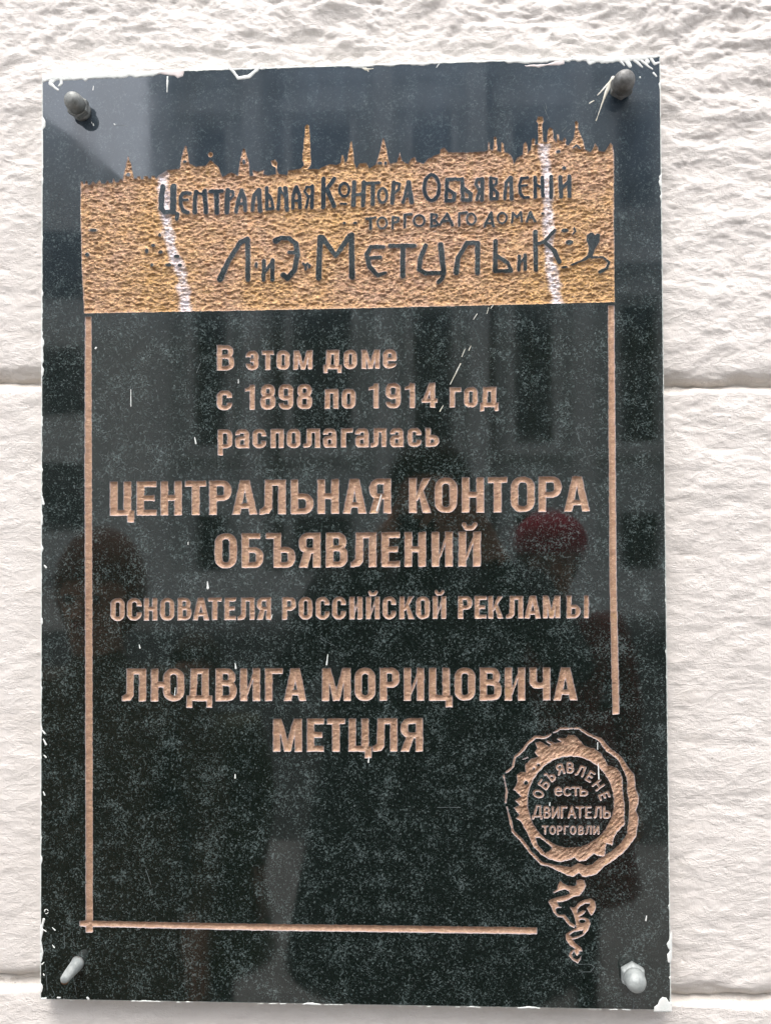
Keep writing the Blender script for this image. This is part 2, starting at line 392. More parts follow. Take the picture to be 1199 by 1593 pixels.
# ------------------------------------------------------------------ contour mesher: clip a pixel grid to sdf < 0
def clip_grid(f, x0, y0, x1, y1, step, jitter=0.35, seed=0):
    nx = int((x1 - x0) / step) + 2; ny = int((y1 - y0) / step) + 2
    gx = x0 + np.arange(nx) * step; gy = y0 + np.arange(ny) * step
    X, Y = np.meshgrid(gx, gy)
    S = f(X, Y)
    if jitter: S = S + jitter * 2.2 * fbm(X / 5.0, Y / 5.0, seed, 3)
    S[0, :] = S[-1, :] = 5; S[:, 0] = S[:, -1] = 5
    S = np.where(np.abs(S) < 1e-3, 1e-3, S)
    ins = S < 0
    vid = -np.ones(S.shape, int); k = int(ins.sum()); vid[ins] = np.arange(k)
    VX = list(X[ins]); VY = list(Y[ins]); D = list(S[ins])
    hid, wid = {}, {}
    def cross(i, j, ii, jj):
        key = (i, j, ii, jj)
        if key in hid: return hid[key]
        a, b = S[i, j], S[ii, jj]; t = min(max(a / (a - b), 0.06), 0.94)
        VX.append(X[i, j] + t * (X[ii, jj] - X[i, j])); VY.append(Y[i, j] + t * (Y[ii, jj] - Y[i, j])); D.append(0.0)
        hid[key] = len(VX) - 1; return hid[key]
    c = ins[:-1, :-1].astype(int) + ins[:-1, 1:] + ins[1:, 1:] + ins[1:, :-1]
    faces = []; segs = []
    fi, fj = np.where(c == 4)
    for i, j in zip(fi, fj): faces.append((vid[i, j], vid[i, j + 1], vid[i + 1, j + 1], vid[i + 1, j]))
    bi, bj = np.where((c > 0) & (c < 4))
    for i, j in zip(bi, bj):
        cs = [(i, j), (i, j + 1), (i + 1, j + 1), (i + 1, j)]
        state = [ins[q] for q in cs]
        def cr(a, b):
            p, q = cs[a], cs[b]
            return cross(*p, *q) if p < q else cross(*q, *p)
        if c[i, j] == 2 and state[0] == state[2]:          # saddle: two separate corners
            for q in range(4):
                if state[q]:
                    a, b = cr((q - 1) % 4, q), cr(q, (q + 1) % 4)
                    faces.append((a, vid[cs[q]], b)); segs.append((b, a))
            continue
        pl = []; cv = []
        for q in range(4):
            if state[q]: pl.append(vid[cs[q]])
            if state[q] != state[(q + 1) % 4]:
                v = cr(q, (q + 1) % 4); pl.append(v); cv.append(v)
        faces.append(tuple(pl)); segs.append((cv[0], cv[1]))
    return np.array(VX), np.array(VY), -np.array(D), faces, segs, k

CUT_V, CUT_S = [], []            # outlines that pierce the slab's face
def carve(name, f, bbox, step, mat, parent, depth=3.4, slope=1.15, seed=0, jitter=0.35, relief=None, attrs=None):
    VX, VY, D, faces, segs, k = clip_grid(f, *bbox, step, jitter, seed)
    base = sum(len(a) for a in CUT_V)
    # contour vertices only
    used = {}; xs = []; ys = []
    for a, b in segs:
        for q in (a, b):
            if q not in used: used[q] = base + len(xs); xs.append(VX[q]); ys.append(VY[q])
        CUT_S.append((used[a], used[b]))
    CUT_V.append(np.stack([xs, ys], 1))
    d = np.clip(D, 0, 7.5)
    z = depth * 1.05 * (1 - np.exp(-d * slope / depth)) + 0.05 * d
    if relief is not None: z = z + relief(VX, VY) * np.clip(d / 2.5, 0, 1)
    else: z = z + (0.9 * fbm(VX / 5, VY / 3, seed + 5, 3)) * np.clip(d / 2, 0, 1)
    z = np.where(np.arange(len(z)) >= k, 0, np.maximum(z, 0.25))
    P = onwall(VX, VY); P[:, 1] += z * PX
    at = {'edge': np.exp(-d / 1.0)}
    if attrs: at.update(attrs(VX, VY))
    return make_obj(name, P, [fc[::1] for fc in faces], mat, parent, True, at)

# ------------------------------------------------------------------ the plaque
plaque = empty('wall_plaque', (0.0, 0.0, 1.15))
tag(plaque, 'dark polished granite memorial plaque with copper coloured engraved Russian lettering, bolted to the pale wall', 'memorial plaque')
class Keep:                       # parts are built in world space, then parented
    pass
PARTS = []
def part(o): PARTS.append(o); return o

# --- copper skyline panel
def zc(pts, ox, oy, sc): return [(ox + x / sc, oy + y / sc) for x, y in pts]
sky_pts = zc([(22,212),(35,205),(45,228),(58,200),(72,228),(85,225),(100,200),(118,225),(140,195),(155,220),(175,222),(190,198),(200,218),(218,218),(228,190),(240,212),(255,212),(270,195),(285,200),(300,120),(318,45),(340,110),(355,190),(370,190),(375,178),(395,178),(398,195),(415,195),(415,175),(440,175),(445,192),(460,190),(462,175),(485,172),(490,190),(510,170),(560,140),(640,130),(642,90),(660,20),(672,-12),(682,-12),(688,20),(700,95),(740,115),(800,110),(832,75),(880,120),(905,180),(960,150),(1000,170),(1010,100),(1028,15),(1036,0),(1046,5),(1052,30),(1070,90),(1075,175),(1095,172),(1092,138),(1130,148),(1165,135),(1160,165),(1190,170)],120,230,4)
sky_pts += zc([(238,572),(235,540),(218,530),(215,510),(232,502),(245,520),(243,548),(252,572),(290,575),(295,555),(330,550),(355,545),(368,530),(360,505),(375,345),(383,338),(393,345),(402,510),(400,530),(385,548),(440,548),(452,540),(490,525),(520,530),(540,520),(543,480),(552,485),(558,520),(570,510),(575,470),(586,418),(592,418),(598,470),(602,510),(612,545),(625,522),(660,520),(672,545),(700,530),(708,510),(725,450),(734,405),(742,405),(752,450),(762,500),(768,525),(800,515),(815,470),(825,510),(855,525),(865,500),(885,492),(895,515),(925,522),(945,500),(1000,475),(1005,455),(1022,448),(1040,468)],350,80,2.9975)
sky_pts += zc([(150,265),(250,268),(380,262),(392,255),(395,205),(405,205),(408,245),(425,255),(432,200),(430,172),(447,172),(455,255),(475,265),(478,205),(492,212),(497,262),(525,275),(540,290),(558,335),(575,300),(610,280),(615,215),(630,200),(640,225),(642,270),(660,250),(668,180),(685,180),(690,220),(705,215),(706,90),(693,75),(705,45),(735,45),(742,75),(733,90),(738,200),(760,205),(765,130),(780,110),(800,125),(803,180),(820,200),(822,155),(835,155),(838,190),(860,200),(868,170),(880,180),(880,215),(895,225),(925,180),(938,120),(933,80),(945,70),(958,85),(955,120),(985,190),(1000,250),(1030,265),(1048,240),(1060,210),(1078,235),(1085,258),(1120,265),(1140,230),(1155,205),(1172,225),(1178,300)],660,170,4)
pan_poly = poly(sky_pts + [(954.5, 350), (955.5, 470), (540, 480), (131, 487.5), (127.5, 420), (125.5, 330)])
ball = ell(327.6, 240.5, 4.2, 4.2)

# raised (uncut) hand-drawn letters inside the panel: list of (pieces)
def P_(ox, oy, sc, strokes):
    fs = []
    for s_ in strokes:
        if s_[0] == 'e':
            _, cx, cy, rx, ry, wd = s_
            cx, cy, rx, ry = ox + cx / sc, oy + cy / sc, rx / sc, ry / sc
            fs.append(path([(cx + rx * math.cos(a), cy + ry * math.sin(a)) for a in np.linspace(0, 2 * math.pi, 21)], wd / sc))
        elif s_[0] == 'd': fs.append(ell(ox + s_[1] / sc, oy + s_[2] / sc, s_[3] / sc, s_[4] / sc))
        elif s_[0] == 'p': fs.append(poly(zc(s_[1], ox, oy, sc)))
        else:
            wd = s_[1] * 1.17 / sc if not isinstance(s_[1], tuple) else [q * 1.17 / sc for q in s_[1]]
            fs.append(path(zc(s_[0], ox, oy, sc), wd))
    return U(*fs)
A = (230, 260, 4.134); Bz = (490, 250, 2.924); C = (330, 350, 3.747); Dz = (620, 330, 3.526)
raised = [
 (A, [([(98,125),(88,200),(88,265)],30), ([(88,265),(108,290),(160,285)],26), ([(165,125),(162,285)],34), ([(165,288),(192,300),(186,335)],20)]),
 (A, [([(272,166),(228,166),(212,190),(212,240),(230,280),(258,292)],20), ([(220,212),(256,208)],14)]),
 (A, [([(312,160),(302,210),(303,288)],(26,20,26)), ([(366,152),(374,290)],24), ([(316,160),(345,172),(368,190)],14)]),
 (A, [([(404,155),(478,152)],20), ([(440,155),(445,292)],26)]),
 (A, [([(515,150),(508,288)],26), ([(515,152),(546,155),(550,180),(515,222)],14)]),
 (A, [([(606,150),(583,210),(568,285)],20), ([(602,150),(622,200),(628,278)],(20,22,20)), ([(580,238),(625,234)],14)]),
 (A, [([(672,275),(684,180),(714,145)],20), ([(714,148),(722,280)],24)]),
 (A, [([(765,135),(766,268)],20), ([(766,268),(805,266)],18), ([(806,262),(795,205),(768,170)],18)]),
 (A, [([(850,135),(838,268)],20), ([(885,135),(895,275)],24), ([(850,140),(890,205)],12)]),
 (A, [([(932,262),(936,180),(952,128)],18), ([(955,128),(976,180),(978,260)],20), ([(935,216),(978,214)],14)]),
 (A, [([(1058,122),(1055,258)],20), ([(1055,124),(1022,127),(1008,155),(1028,186),(1055,190)],13), ([(1034,190),(1018,260)],14)]),
 (Bz, [([(38,82),(38,212)],17), ([(88,80),(52,132)],14), ([(55,130),(86,205)],17)]),
 (Bz, [('e',133,132,22,30,12), ([(118,196),(140,196)],9)]),
 (Bz, [([(178,98),(174,202)],17), ([(222,98),(218,202)],17), ([(178,155),(220,152)],12)]),
 (Bz, [([(234,103),(290,100)],12), ([(262,103),(262,198)],16)]),
 (Bz, [('e',307,158,19,33,12)]),
 (Bz, [([(358,98),(350,192)],15), ([(358,98),(384,105),(380,130),(358,148)],10)]),
 (Bz, [([(425,98),(400,190)],12), ([(425,98),(439,188)],17), ([(406,162),(435,157)],11)]),
 (Bz, [('e',530,122,34,58,16)]),
 (Bz, [([(600,85),(595,180)],14), ([(600,85),(638,82)],12), ([(600,128),(634,150),(630,180),(595,182)],14)]),
 (Bz, [([(650,85),(670,82)],12), ([(668,82),(672,178)],14), ([(672,124),(707,148),(705,178),(672,178)],14)]),
 (Bz, [([(760,82),(758,178)],15), ([(758,82),(736,85),(730,108),(744,130),(758,132)],11), ([(748,135),(736,176)],12)]),
 (Bz, [([(798,78),(800,174)],14), ([(798,78),(824,82),(824,104),(802,120)],10), ([(802,120),(829,146),(827,172),(800,172)],13)]),
 (Bz, [([(862,172),(868,100),(886,76)],13), ([(890,78),(893,172)],15)]),
 (Bz, [([(965,76),(937,80),(928,110),(932,148),(948,168),(970,166)],11), ([(930,115),(962,111)],9)]),
 (Bz, [([(1000,76),(1000,165)],14), ([(1032,76),(1035,160)],14), ([(1002,108),(1032,122)],11)]),
 (Bz, [([(1072,72),(1072,165)],15)]),
 (Bz, [([(1114,75),(1118,162)],16), ([(1155,72),(1156,160)],16), ([(1118,132),(1150,92)],10)]),
 (Bz, [([(234,265),(274,258)],9), ([(252,262),(252,308)],11)]),
 (Bz, [('e',305,283,21,25,9)]),
 (Bz, [([(354,257),(352,306)],9), ([(354,256),(380,259),(377,275),(354,283)],8)]),
 (Bz, [([(438,243),(408,246),(408,302)],9)]),
 (Bz, [('e',473,272,24,25,9)]),
 (Bz, [([(529,243),(528,297)],10), ([(529,243),(550,245),(554,255),(548,265),(530,270)],8), ([(531,270),(552,275),(558,285),(552,296),(528,297)],8)]),
 (Bz, [([(599,243),(566,292)],9), ([(600,243),(624,292)],11), ([(578,275),(612,272)],9)]),
 (Bz, [([(689,235),(655,239),(655,295)],9)]),
 (Bz, [('e',710,265,20,25,9)]),
 (Bz, [([(800,237),(776,285)],10), ([(800,237),(806,285)],11), ([(770,298),(774,284),(808,283),(811,297)],9)]),
 (Bz, [('e',850,260,20,24,9)]),
 (Bz, [([(895,280),(899,238),(918,256),(935,234),(940,276)],9)]),
 (Bz, [([(977,233),(962,275)],9), ([(978,233),(999,275)],10), ([(968,260),(990,258)],8)]),
 (C, [([(46,316),(95,210),(165,100),(206,80)],(30,22,22,24)), ([(208,82),(209,318)],23)]),
 (C, [([(302,210),(300,320)],20), ([(352,206),(352,320)],20), ([(306,280),(348,216)],14)]),
 (C, [([(372,92),(400,75),(450,77),(488,108),(498,170),(480,260),(440,312),(415,292)],(30,22,22,24,24,24,24,28)), ([(448,160),(498,158)],16)]),
 (C, [([(630,72),(620,308)],27), ([(642,72),(720,178),(803,62)],(26,22,26)), ([(812,58),(815,302)],28)]),
 (C, [([(998,127),(925,127),(900,170),(915,240),(965,292),(1010,278)],(16,18,20,22,20,12)), ([(915,192),(980,188)],16)]),
 (C, [([(1036,122),(1178,120)],20), ([(1110,122),(1110,296)],24)]),
 (Dz, [([(148,182),(118,255),(112,315),(150,335),(248,332)],20), ([(230,178),(246,330)],24), ([(248,332),(240,362),(218,382)],20)]),
 (Dz, [([(315,330),(325,250),(375,168),(428,168)],(26,20,20,20)), ([(432,170),(432,332)],23)]),
 (Dz, [([(530,160),(528,322)],21), ([(528,322),(616,322)],17), ([(616,320),(598,278),(532,235)],17)]),
 (Dz, [([(660,240),(658,316)],16), ([(692,236),(692,312)],16), ([(662,284),(690,246)],11)]),
 (Dz, [([(748,108),(752,316)],21), ([(855,98),(800,160),(757,176)],16), ([(802,165),(850,210),(880,272)],(18,22,22))]),
]
ornam = [
 (Bz, [('d',133,283,6,6)]), (Bz, [('d',182,282,9,6)]), (Bz, [('d',1132,33,8,8)]), (Bz, [('d',1035,240,9,6)]),
 (C, [('d',257,235,9,18)]), (C, [([(532,226),(545,238),(556,222)],12), ([(545,228),(545,258)],10)]), (C, [('d',566,238,9,13)]),
 (Dz, [('d',912,100,18,11)]), (Dz, [([(962,88),(968,104),(955,120)],9)]), (Dz, [('d',935,165,20,13)]), (Dz, [('d',908,301,20,7)]),
 (Dz, [('p',[(1030,125),(1048,112),(1062,110),(1075,128),(1086,118),(1102,122),(1098,165),(1074,205),(1062,240),(1020,265),(950,293),(940,285),(1000,262),(1035,235),(1042,190),(1028,150)]),
       ([(1055,248),(1120,246),(1153,275),(1140,308),(1102,328)],(9,9,12,12,16))]),
 ((50,80,2.9975), [('d',285,833,16,7)]), ((50,80,2.9975), [('d',258,948,10,10)]), ((50,80,2.9975), [('d',595,855,7,9)]), ((50,80,2.9975), [('d',535,930,7,11)]),
 ((50,80,2.9975), [('d',600,935,10,8)]), ((50,80,2.9975), [('d',565,905,9,8)]), ((50,80,2.9975), [('d',560,995,7,8)]), ((50,80,2.9975), [('d',635,995,14,8)]), ((50,80,2.9975), [('d',690,997,10,8)]), ((50,80,2.9975), [('d',675,955,12,8)]),
 ((120,230,4), [('d',672,85,10,8)]), ((120,230,4), [('d',318,165,12,10)]), ((120,230,4), [('d',1038,85,8,14)]),
 ((660,170,4), [([(925,238),(945,222),(965,240)],8)]), ((660,170,4), [('d',830,262,13,9)]), ((660,170,4), [('d',868,366,8,8)]), ((350,80,2.9975), [('d',722,520,10,7)]), ((350,80,2.9975), [('d',748,520,6,9)]),
]
isl = [P_(*z, st) for z, st in raised + ornam]
def isl_min(x, y):
    d = np.full(np.shape(x), 50.0)
    for f, (z, st) in zip(isl, raised + ornam):
        # evaluate only near the shape
        ox, oy, sc = z; xs, ys, pad = [], [], 8
        for s_ in st:
            if s_[0] in ('e', 'd'): xs += [s_[1] - s_[3], s_[1] + s_[3]]; ys += [s_[2] - s_[4], s_[2] + s_[4]]
            elif s_[0] == 'p': xs += [p[0] for p in s_[1]]; ys += [p[1] for p in s_[1]]
            else: xs += [p[0] for p in s_[0]]; ys += [p[1] for p in s_[0]]
        x0, x1, y0, y1 = ox + min(xs) / sc - pad, ox + max(xs) / sc + pad, oy + min(ys) / sc - pad, oy + max(ys) / sc + pad
        m = (x > x0) & (x < x1) & (y > y0) & (y < y1)
        if m.any(): d[m] = np.minimum(d[m], f(x[m], y[m]))
    return d
def panel_f(x, y): return np.maximum(np.minimum(pan_poly(x, y), ball(x, y)), -isl_min(x, y))
def panel_relief(x, y):
    wx = x + 5 * fbm(x / 30, y / 30, 3, 2); wy = y + 3 * fbm(x / 18, y / 18, 9, 2)
    r = 2.2 * fbm(wx / 8, wy / 3.6, 21, 3, 0.65) + 1.9 * vnoise(wx / 3.6, wy / 2.2, 5)
    cr = np.abs(fbm(wx / 12, wy / 5, 31, 2)); return r + 0.9 * (0.35 - np.minimum(cr, 0.35)) * 2 - 0.6
def lime(x, y):
    def run(cx, wd, ya, yb, sd):
        c = np.interp(y, [p[1] for p in cx], [p[0] for p in cx]) + 4 * vnoise(y / 9, y * 0, sd)
        ww = wd * (0.7 + 0.9 * (vnoise(y / 14, y * 0 + 3, sd + 1) + .5))
        return np.clip(1.6 - np.abs(x - c) / ww * 1.3, 0, 1) * (y > ya) * (y < yb)
    a = run([(250, 268), (256, 300), (258, 345), (268, 390), (283, 430), (290, 487)], 8, 262, 490, 2)
    b = run([(846, 215), (849, 270), (853, 330), (853, 400), (862, 440), (868, 480)], 8, 222, 480, 6)
    return np.maximum(a, b)
part(carve('skyline_panel', panel_f, (118, 172, 962, 496), 1.0, M_PAN, None, depth=2.5, slope=1.6, seed=3, jitter=0.4, relief=panel_relief, attrs=lambda x, y: {'lime': lime(x, y)}))

# --- engraved letters
def line(text, spans, top, base, s, t, ox=0, oy=0, sc=1.0, tops=None):
    i = 0
    for ch in text:
        if ch == ' ': continue
        a, b = spans[i]; x0, x1 = ox + a / sc, ox + b / sc; i += 1
        tp = top(x0); bs = base((x0 + x1) / 2)
        if ch in '1894ВАБ' and tops: tp = tops(x0)
        h = bs - tp; wd = x1 - x0
        g = glyph(ch, wd, h, s, t)
        f = lambda x, y, g=g, x0=x0, x1=x1: g(x - x0, base(x) - y) - 0.15
        part(carve('letter', f, (x0 - 6, tp - (h * .3 if ch == 'Й' else 0) - 6, x1 + 8, bs + h * .42 + 5), 1.0, M_LET, None, depth=min(3.4, s * .33), seed=i * 7 + int(x0)))
def lin(x0, y0, x1, y1): return lambda x: y0 + (y1 - y0) * (np.asarray(x) - x0) / (x1 - x0)
z1 = dict(ox=300, oy=500, sc=2.398)
def zy(v): return 500 + v / 2.398
line('Вэтомдоме', [(90,155),(198,245),(258,302),(312,362),(375,447),(487,555),(562,612),(628,697),(708,760)], lin(337, zy(110), 617, zy(103)), lin(337, zy(183), 617, zy(175)), 8.4, 7.0, tops=lambda x: zy(88), **z1)
line('с1898по1914год', [(90,147),(195,232),(252,308),(320,375),(388,445),(492,543),(555,607),(655,693),(718,775),(790,828),(852,912),(957,1000),(1010,1062),(1070,1140)], lin(337, zy(257), 775, zy(243)), lin(337, zy(331), 775, zy(319)), 8.4, 7.2, tops=lin(380, zy(235), 680, zy(228)), **z1)
line('располагалась', [(93,148),(158,212),(222,275),(290,340),(350,402),(412,475),(485,537),(552,597),(605,657),(662,722),(735,787),(800,852),(867,918)], lin(338, zy(402), 683, zy(396)), lin(338, zy(474), 683, zy(467)), 8.2, 6.6, **z1)
l4 = [(62,160),(183,275),(292,390),(404,500),(513,615),(617,733),(742,862),(883,988),(1005,1103),(1120,1228)]
r4 = [(100,200),(280,382),(397,500),(520,622),(638,728),(742,852),(868,975),(985,1103)]
line('ЦЕНТРАЛЬНА', l4, lin(171, 749, 917, 740), lin(171, 802.5, 917, 795.5), 12.2, 9.2, 150, 720, 2.924)
line('ЯКОНТОРА', r4, lin(171, 749, 917, 740), lin(171, 802.5, 917, 795.5), 12.2, 9.2, 540, 720, 2.924)
line('ОБЪЯВ', [(538,640),(660,760),(770,905),(920,1020),(1043,1143)], lin(334, 829.5, 747, 826.5), lin(334, 884, 747, 881), 12.2, 9.2, 150, 720, 2.924)
line('ЛЕНИЙ', [(15,133),(155,240),(260,358),(383,480),(505,607)], lin(334, 829.5, 747, 826.5), lin(334, 884, 747, 881), 12.2, 9.2, 540, 720, 2.924)
line('ОСНОВАТЕЛЯРОСС', [(65,130),(140,207),(217,278),(290,356),(370,433),(438,513),(508,570),(582,636),(643,720),(730,795),(845,908),(920,983),(997,1060),(1072,1135)], lin(172, 930.5, 915, 926), lin(172, 965.5, 915, 961.5), 8.0, 6.2, 150, 720, 2.924)
line('ИЙСКОЙРЕКЛАМЫ', [(10,70),(85,148),(160,222),(237,305),(312,375),(388,450),(503,568),(578,633),(640,710),(722,800),(805,880),(888,968),(996,1098)], lin(172, 930.5, 915, 926), lin(172, 965.5, 915, 961.5), 8.0, 6.2, 540, 720, 2.924)
line('ЛЮДВИГАМ', [(60,178),(200,360),(370,493),(508,610),(625,722),(745,830),(835,943),(1017,1155)], lin(190, 1040, 898, 1038), lin(190, 1091, 898, 1089.5), 11.6, 9.0, 170, 1000, 3.074)
line('ОРИЦОВИЧА', [(35,135),(155,250),(270,368),(390,490),(512,612),(632,737),(752,850),(870,970),(985,1100)], lin(190, 1040, 898, 1038), lin(190, 1091, 898, 1089.5), 11.6, 9.0, 540, 1000, 3.074)
line('МЕТ', [(783,922),(945,1027),(1040,1128)], lin(425, 1118, 658, 1117), lin(425, 1169.5, 658, 1169), 11.6, 9.0, 170, 1000, 3.074)
line('ЦЛЯ', [(6,103),(120,240),(255,362)], lin(425, 1118, 658, 1117), lin(425, 1169.5, 658, 1169), 11.6, 9.0, 540, 1000, 3.074)

# --- frame lines
part(carve('frame_line', U(poly([(132.5, 492), (142.8, 492), (143.5, 720), (144.3, 1000), (145, 1451), (133.6, 1451), (132.6, 1000), (131.8, 720)]),
                           poly([(124, 1432), (400, 1437), (835, 1442.5), (835, 1453.5), (400, 1447.5), (124, 1441.5)])), (118, 485, 842, 1462), 1.3, M_LET, None, depth=3.0, seed=11))
part(carve('frame_line', poly([(944.8, 475), (955.2, 475), (958.6, 900), (963.2, 1111), (952, 1112), (947.2, 900)]), (936, 468, 970, 1120), 1.2, M_LET, None, depth=3.0, seed=12))

# --- seal
S_ = (760, 1100, 4.282)
def sp(pts): return zc(pts, *S_)
q = 4.282
outer = [
 ([(115,435),(160,400),(175,330),(215,300),(260,240),(310,200),(370,203),(412,182)], [10,16,18,18,18,20,20,12]),
 ([(430,170),(480,142),(600,140),(660,180),(740,215),(790,280),(870,340),(905,400),(942,460),(950,560),(962,600),(965,640),(955,690),(965,740),(955,800),(950,850),(905,920),(860,960),(830,985),(750,1035),(700,1080),(640,1095),(600,1070),(555,1098),(500,1085),(430,1060),(350,1040),(280,970),(220,890),(160,830),(140,740),(118,665)], [12,16,14,18,26,34,32,38,52,60,70,60,50,66,70,62,58,60,60,62,72,74,60,62,50,26,22,22,22,20,16,10]),
 ([(98,455),(120,560),(112,635)], [11,12,12])]
for i, (pts, wd) in enumerate(outer):
    P = sp(pts); xs = [p[0] for p in P]; ys = [p[1] for p in P]
    part(carve('seal_rim', path(P, [k / q for k in wd]), (min(xs) - 12, min(ys) - 12, max(xs) + 12, max(ys) + 12), 1.0, M_LET, None, depth=2.6, seed=40 + i, jitter=0.5,
               relief=lambda x, y: 2.2 * fbm((x - y) / 9, (x + y) / 3.5, 4, 3)))
inn = SUB(poly(sp([(325,330),(300,300),(320,275),(308,235),(345,228),(400,258),(420,250),(372,228),(390,220),(445,238),(480,230),(450,212),(475,202),(510,205),(530,185),(570,185),(595,210),(640,258),(700,275),(745,305),(775,350),(790,390),(850,405),(875,430),(890,480),(890,560),(905,650),(905,780),(870,820),(850,835),(830,890),(820,920),(785,910),(770,990),(740,995),(700,980),(640,1025),(600,1030),(570,1005),(480,1035),(410,1018),(350,985),(300,935),(250,830),(215,770),(180,740),(200,720),(168,670),(205,655),(175,620),(215,595),(165,550),(190,500),(185,450),(210,430),(245,435),(240,380),(280,345)])),
          ell(760 + 546 / q, 1100 + 632 / q, 285 / q, 303 / q), poly(sp([(310,868),(340,870),(420,932),(418,945),(375,975),(325,915)])),
          ell(760 + 330 / q, 1100 + 385 / q, 2.2, 2.0), ell(760 + 300 / q, 1100 + 412 / q, 2.0, 2.0), ell(760 + 248 / q, 1100 + 505 / q, 2.6, 2.4))
inn2 = U(inn, path(sp([(225, 348), (255, 335)]), 2.8))
part(carve('seal_ring', inn2, (792, 1136, 978, 1347), 1.0, M_LET, None, depth=2.9, seed=50, jitter=0.6, relief=lambda x, y: 2.8 * fbm((x - y) / 9, (x + y) / 3.2, 14, 3)))
def sl(ch, x, y, w_, h_, a, wd=3.8):
    cx, cy = 760 + x / q, 1100 + y / q; r = max(w_, h_) / q * .75 + 7
    part(carve('seal_letter', sk_letter(ch, cx, cy, w_ / q, h_ / q, a, wd), (cx - r, cy - r, cx + r, cy + r), 0.8, M_LET, None, depth=1.9, seed=int(x + y), jitter=0.25))
for ch, x, y, a, w_ in [('О',330,577,-74,42),('Б',368,512,-55,40),('Ъ',408,462,-38,42),('Я',474,414,-18,38),('В',542,402,0,36),('Л',610,425,20,44),('Е',676,462,33,34),('Н',728,520,52,40),('Е',768,592,68,34)]:
    sl(ch, x, y, w_, 62, a)
for ch, x in [('е',462),('с',522),('т',578),('ь',632)]: sl(ch, x, 560, 42, 52, 0)
for ch, x, w_ in [('Д',322,50),('В',388,34),('И',444,38),('Г',502,34),('А',552,42),('Т',606,44),('Е',664,32),('Л',724,42),('Ь',786,36)]: sl(ch, x, 700 if ch != 'Д' else 692, w_, 68, 0)
for ch, x, w_ in [('Т',374,34),('О',424,32),('Р',471,24),('Г',516,24),('О',560,32),('В',614,26),('Л',662,34),('И',714,30)]: sl(ch, x, 818, w_, 50, 0, 3.3)
# --- ribbon under the seal
Q = (820, 1340, 8.564)
rp1 = zc([(440,250),(470,290),(540,320),(620,330),(650,310),(650,255),(700,240),(755,250),(780,320),(750,390),(690,460),(620,470),(530,520),(460,540),(400,545),(420,590),(460,615),(400,620),(375,640),(390,690),(420,710),(500,705),(540,760),(570,810),(640,850),(625,890),(560,860),(500,790),(470,750),(400,740),(345,680),(310,600),(275,540),(300,510),(400,475),(520,450),(560,430),(550,395),(500,375),(430,390),(350,425),(340,405),(395,370),(405,310)], *Q)
rp2 = zc([(560,600),(600,615),(630,610),(680,550),(760,510),(840,490),(900,530),(915,600),(890,680),(850,725),(800,650),(780,620),(830,590),(830,560),(770,565),(700,600),(670,640),(665,690),(740,650),(780,660),(750,700),(690,740),(760,745),(820,770),(840,830),(810,920),(740,990),(660,1030),(600,1040),(640,1090),(720,1150),(735,1200),(690,1200),(690,1230),(660,1260),(640,1240),(620,1200),(590,1240),(610,1290),(660,1310),(690,1290),(720,1245),(710,1300),(670,1360),(590,1310),(550,1260),(570,1200),(630,1165),(560,1120),(510,1040),(510,970),(560,930),(650,890),(640,800),(610,700)], *Q)
rib = SUB(U(poly(rp1), poly(rp2)), ell(820 + 730 / Q[2], 1340 + 797 / Q[2], 4.4, 2.9), poly(zc([(560,980),(620,940),(740,920),(740,960),(680,990),(600,1010)], *Q)))
part(carve('seal_ribbon', rib, (846, 1362, 934, 1504), 0.8, M_LET, None, depth=2.4, seed=60, jitter=0.25))

# --- slab: face triangulated round every cut, arris, sides, back
CC = [(65, 115), (1027, 85), (1044, 1573), (62, 1556)]
def edge_pts(a, b, step):
    n = max(2, int(math.hypot(b[0] - a[0], b[1] - a[1]) / step)); t = np.arange(n) / n
    return np.stack([a[0] + (b[0] - a[0]) * t, a[1] + (b[1] - a[1]) * t], 1)
cen = np.mean(CC, 0)
inset = [(x + (2.2 if x < 500 else -2.2), y + (2.6 if y < 500 else -2.2)) for x, y in CC]
outer_ring = np.concatenate([edge_pts(CC[i], CC[(i + 1) % 4], 4) for i in range(4)])
inner_ring = []
for i in range(4):
    e = edge_pts(inset[i], inset[(i + 1) % 4], 4); n_ = len(edge_pts(CC[i], CC[(i + 1) % 4], 4))
    t = np.arange(n_) / n_; a, b = np.array(inset[i]), np.array(inset[(i + 1) % 4])
    p = a + (b - a) * t[:, None]
    nrm = np.array([-(b - a)[1], (b - a)[0]]) / np.linalg.norm(b - a)
    if np.dot(nrm, cen - a) < 0: nrm = -nrm
    chip = np.clip(fbm(p[:, 0] / 9 + i * 31, p[:, 1] / 9, 77, 3) - 0.36, 0, 1) * 5
    inner_ring.append(p + nrm * (chip * np.clip(np.minimum(np.arange(n_), n_ - np.arange(n_)) / 3, 0, 1))[:, None])
inner_ring = np.concatenate(inner_ring)
allv = np.concatenate(CUT_V); nb = len(allv)
pts = np.concatenate([allv, inner_ring]); ni = len(inner_ring)
edges = CUT_S + [(nb + i, nb + (i + 1) % ni) for i in range(ni)]
cv, ce, cf, ov, oe, of_ = delaunay_2d_cdt([Vector(p) for p in pts], edges, [], 0, 1e-5)
cons = set()
for e, src in zip(ce, oe):
    if len(src): cons.add((min(e), max(e)))
e2f = {}
for fi_, f_ in enumerate(cf):
    for k_ in range(3):
        a, b = f_[k_], f_[(k_ + 1) % 3]; e2f.setdefault((min(a, b), max(a, b)), []).append(fi_)
CVX = np.array([v[0] for v in cv]); CVY = np.array([v[1] for v in cv])
comp = -np.ones(len(cf), int); comps = []
